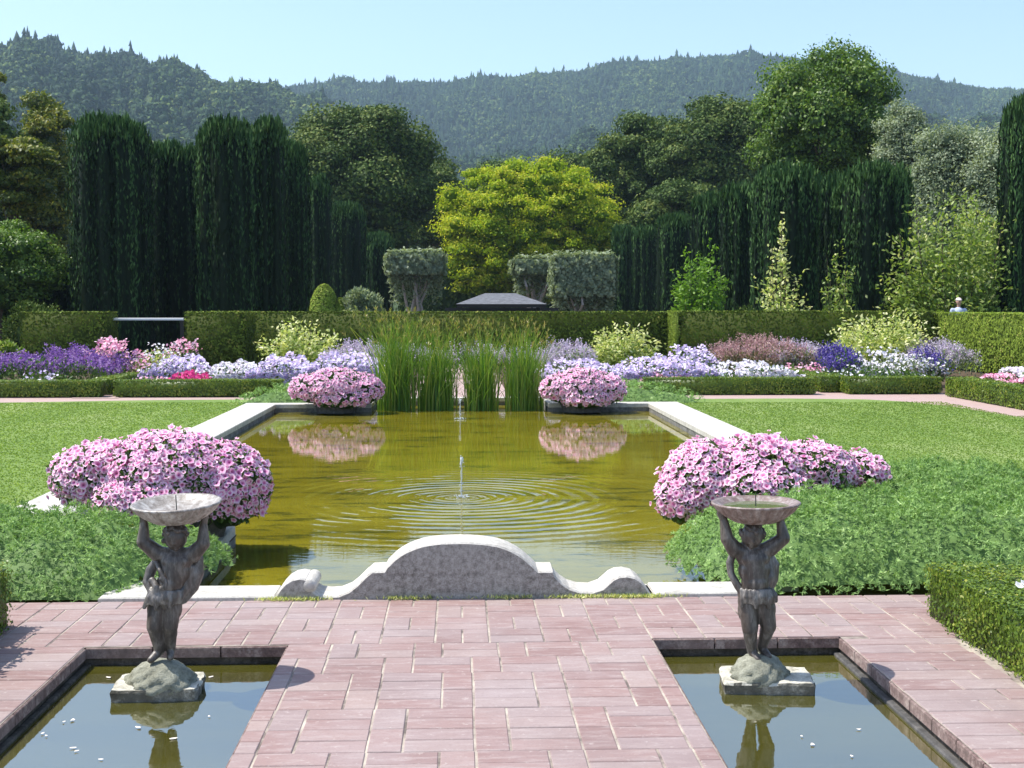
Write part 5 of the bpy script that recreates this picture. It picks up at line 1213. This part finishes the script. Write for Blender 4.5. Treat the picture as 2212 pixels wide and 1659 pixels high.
# fern sprigs at the pool corner by the left planter
def person():
    Y = 40.2; x = at(2092, 660, Y)[0]; t = empty('person', (x, Y+.8, .25)); tag(t, 'person in a pale cap and light blue shirt behind the right hedge', 'person'); Y += .8
    zt = at(2092, 643, Y)[1]-.25; k = zt/1.78; b = MB()
    def v(a, c, d): return Vector((a*k, c*k, d*k))
    for s in (-1, 1):
        capsule(b, v(s*.10, 0, .90), v(s*.11, -.02, .48), .085*k, .055*k); capsule(b, v(s*.11, -.02, .48), v(s*.11, .02, .09), .055*k, .038*k); capsule(b, v(s*.11, .04, .05), v(s*.12, -.14, .035), .042*k, .035*k)
        capsule(b, v(s*.19, 0, 1.40), v(s*.26, .0, 1.12), .052*k, .042*k); capsule(b, v(s*.26, 0, 1.12), v(s*.22, -.16, .95), .040*k, .028*k); ball(b, v(s*.21, -.20, .93), (.03*k, .045*k, .022*k))
        for q in range(4): capsule(b, v(s*.21+(q-1.5)*.014, -.23, .93), v(s*.21+(q-1.5)*.014, -.29, .905), .008*k, .007*k, 6)
        capsule(b, v(s*.195, -.19, .93), v(s*.17, -.23, .92), .010*k, .008*k, 6)
    capsule(b, v(0, 0, .95), v(0, 0, 1.32), .14*k, .15*k); capsule(b, v(-.13, 0, 1.38), v(.13, 0, 1.38), .07*k, .07*k); capsule(b, v(0, 0, 1.42), v(0, -.01, 1.58), .055*k, .05*k)
    ball(b, v(0, -.01, 1.65), (.076*k, .094*k, .115*k)); ball(b, v(0, -.11, 1.635), (.014*k, .02*k, .02*k)); 
    for s in (-1, 1): ball(b, v(s*.078, 0, 1.645), (.012*k, .02*k, .03*k)); ball(b, v(s*.03, -.092, 1.665), (.014*k, .008*k, .008*k))
    ball(b, v(0, -.095, 1.60), (.024*k, .008*k, .006*k))
    fused('body', b, .012, M['skin'], t, 2)
    b = MB(); capsule(b, v(0, 0, .97), v(0, 0, 1.33), .155*k, .168*k); capsule(b, v(-.15, 0, 1.38), v(.15, 0, 1.38), .078*k, .078*k)
    for s in (-1, 1): capsule(b, v(s*.19, 0, 1.40), v(s*.255, 0, 1.16), .066*k, .058*k)
    fused('shirt', b, .014, M['shirt'], t, 2)
    b = MB()
    for s in (-1, 1): capsule(b, v(s*.10, 0, .93), v(s*.11, -.02, .48), .105*k, .075*k); capsule(b, v(s*.11, -.02, .48), v(s*.11, .02, .12), .075*k, .062*k)
    fused('trousers', b, .014, M['trousers'], t, 2)
    b = MB(); ball(b, v(0, .005, 1.715), (.092*k, .108*k, .07*k)); ball(b, v(0, -.12, 1.705), (.07*k, .075*k, .012*k)); fused('cap', b, .010, M['cap'], t, 1)
person()
# raised ground the person walks on, behind the right hedge
sheet('ground', [(xr+1.6, 60, 36, 60)], .25, M['dirtfar'])

# ------------------------------------------------------------------ hills and forest
def interp(u, pts): return np.interp(u, [p[0] for p in pts], [p[1] for p in pts])
RA = [(-1600, 90), (-600, 95), (0, 106), (130, 103), (320, 131), (500, 174), (600, 186), (700, 226), (850, 285), (950, 335), (1100, 420), (1300, 560), (1500, 664)]
RBd = [(-600, 260), (400, 215), (690, 182), (990, 176), (1200, 156), (1400, 130), (1560, 115), (1700, 122), (1900, 145), (2040, 172), (2212, 190), (2800, 215), (3800, 260)]
RC = [(700, 600), (900, 400), (1050, 330), (1200, 310), (1400, 262), (1600, 240), (1800, 225), (2000, 235), (2212, 262), (2800, 300), (3800, 400)]
def hillz(u, d):
    def one(pts, dr, wid, back):
        h = (664-interp(u, pts))/F*dr
        dd = np.linspace(dr*.3, dr*1.3, 200); kk = np.where(dd < dr, np.clip(1+(dd-dr)/wid, 0, 1), np.clip(1-(dd-dr)/back, 0, 1)); h = (h-7)/np.max(kk*kk*(3-2*kk)*dr/dd); x = (d-dr); k = np.where(x < 0, np.clip(1+x/wid, 0, 1), np.clip(1-x/back, 0, 1)); return h*(k*k*(3-2*k))
    
    z = np.maximum(np.maximum(one(RA, 1250, 950, 700), one(RBd, 1950, 1150, 900)), one(RC, 1150, 850, 600))
    wob = (np.sin(u*.021+d*.006)+np.sin(u*.043-d*.011+2)+.6*np.sin(u*.08+d*.02))*3.5*np.clip(z/90, 0, 1)*np.where((np.abs(d-1250) < 120) | (np.abs(d-1950) < 150), .25, 1)
    return z + wob - 4
us = np.linspace(-1500, 3700, 150); ds = np.linspace(170, 3000, 130); U_, D_ = np.meshgrid(us, ds)
Zh = hillz(U_, D_); Xh = (U_-990)/F*D_
Vh = np.stack([Xh.ravel(), D_.ravel(), Zh.ravel()], 1); nU, nD = len(us), len(ds)
ii, jj = np.meshgrid(np.arange(nU-1), np.arange(nD-1)); q = (jj*nU+ii).ravel(); Fh = np.stack([q, q+1, q+nU+1, q+nU], 1)
tag(link('hills', npmesh('hills', Vh, Fh, M['dirtfar'], {'var': np.zeros(len(Vh))}, True)), kind='structure')
def forest():
    N = 52000; dmin, dmax = 330, 2080
    d = np.sqrt(rng.uniform(dmin**2, dmax**2, N)); u = rng.uniform(-260, 2480, N); z = hillz(u, d); X = (u-990)/F*d
    k = z > 4; d, u, z, X = d[k], u[k], z[k], X[k]; n = len(d)
    zone = np.sin(u*.006+d*.004)+np.sin(u*.017-d*.007+1)+.8*np.sin(u*.031+d*.013); low = (d < 1000) | ((u > 1250) & (d < 1300))
    con = (rng.uniform(0, 1, n) < np.where(low, .2, .62) - .25*(zone > .7)); parts = []
    # conifers: jagged tiers
    idx = np.where(con)[0]; m = len(idx); hgt = rng.uniform(6, 13, m)*np.where(rng.uniform(0, 1, m) < .05, 1.5, 1); r = hgt*rng.uniform(.20, .32, m); c = np.stack([X[idx], d[idx], z[idx]], 1); v = np.clip(rng.normal(.32, .18, m)+.05*zone[idx], 0, .7)
    K = 7
    for j, (zb, zt, rb) in enumerate(((.05, .50, 1), (.28, .68, .82), (.48, .85, .6), (.68, 1.0, .4))):
        V = np.empty((m, K+1, 3)); V[:, K] = c + np.stack([rng.normal(0, .15, m), rng.normal(0, .15, m), hgt*zt], 1)
        for q in range(K):
            a = 2*math.pi*q/K+j; rr = r*rb*rng.uniform(.6, 1.2, m); V[:, q] = c+np.stack([np.cos(a)*rr, np.sin(a)*rr, hgt*(zb+rng.uniform(-.05, .05, m))], 1)
        F_ = (np.array([(q, (q+1) % K, K) for q in range(K)])[None]+(np.arange(m)*(K+1))[:, None, None]).reshape(-1, 3)
        parts.append((V.reshape(-1, 3), F_, np.repeat(v, K+1)))
    idx = np.where(~con)[0]; m = len(idx); R0 = rng.uniform(3.2, 6.0, m); c = np.stack([X[idx], d[idx], z[idx]+R0*.9], 1); v = np.clip(rng.normal(.62, .2, m)+.12*zone[idx], 0, 1)
    K = 26; q = sph(m*K); q[:, 2] = np.abs(q[:, 2])*1.0-.15; cc = np.repeat(c, K, 0); RR = np.repeat(R0, K)[:, None]
    lob = 1+.28*np.sin(q[:, :1]*5+cc[:, :1])*np.sin(q[:, 1:2]*5+cc[:, 1:2])
    P = cc + q*RR*lob*rng.uniform(.7, 1.05, (m*K, 1))*np.array([1, 1, .9])
    parts.append(cardsN(P, rng.normal(0, 1, P.shape), q+rng.normal(0, .5, q.shape), 2.0*RR[:, 0]/5, 2.6*RR[:, 0]/5*rng.uniform(.7, 1.3, m*K), np.clip(np.repeat(v, K)+rng.normal(0, .14, m*K), 0, 1)))
    nu, nv = 5, 3; V = np.empty((m, nu*(nv+1), 3))
    for j in range(nv+1):
        ph = math.pi*j/nv
        for i in range(nu): th = 2*math.pi*i/nu; V[:, j*nu+i] = c+np.stack([np.full(m, math.sin(ph)*math.cos(th))*R0*.75, np.full(m, math.sin(ph)*math.sin(th))*R0*.75, np.full(m, math.cos(ph))*R0*.75], 1)
    fs = np.array([(j*nu+i, j*nu+(i+1) % nu, (j+1)*nu+(i+1) % nu, (j+1)*nu+i) for j in range(nv) for i in range(nu)])
    parts.append((V.reshape(-1, 3), (fs[None]+(np.arange(m)*nu*(nv+1))[:, None, None]).reshape(-1, 4), np.repeat(v*.5, nu*(nv+1))))
    V, F_, A = join(parts)
    tag(link('forest', npmesh('forest', V, F_, M['forest'], {'var': A})), 'far hillside forest of conifers and oaks fading into haze', 'forest', kind='stuff')
forest()
# nearer dark tree belt between garden and hills so no bare ground shows
for k in range(9):
    a_ = -60+k*270; tree(a_, a_+330, 395+20*math.sin(k*2.1), 190+12*(k % 3), 'oak', ['dark far oak at the left end of the distant belt', 'second far oak of the belt behind the left yews', 'third far oak of the belt behind the slim pointed yew', 'far oak of the belt behind the large round oak', 'far oak of the belt behind the golden tree', 'far oak of the belt behind the right dark oak', 'far oak of the belt behind the short yews', 'far oak of the belt behind the silver willows', 'far oak of the belt past the right edge'][k], 'oak_tree', pybot=640, n=9000, clumps=50, lf=.7)

# ------------------------------------------------------------------ haze
hb = MB(); hb.box(-2600, 3600, -80, 3100, -7.5, 420); hm = bpy.data.materials.new('haze'); hm.use_nodes = True; t_ = hm.node_tree
t_.nodes.remove(t_.nodes['Principled BSDF']); pv = t_.nodes.new('ShaderNodeVolumePrincipled'); pv.inputs['Color'].default_value = (.60, .82, 1.0, 1); pv.inputs['Density'].default_value = .00017; pv.inputs['Anisotropy'].default_value = .1
t_.links.new(pv.outputs[0], t_.nodes['Material Output'].inputs['Volume'])
ho = hb.build('haze', hm); tag(ho, kind='stuff'); ho['label'] = 'thin blue air over the garden and hills'; ho['category'] = 'haze'
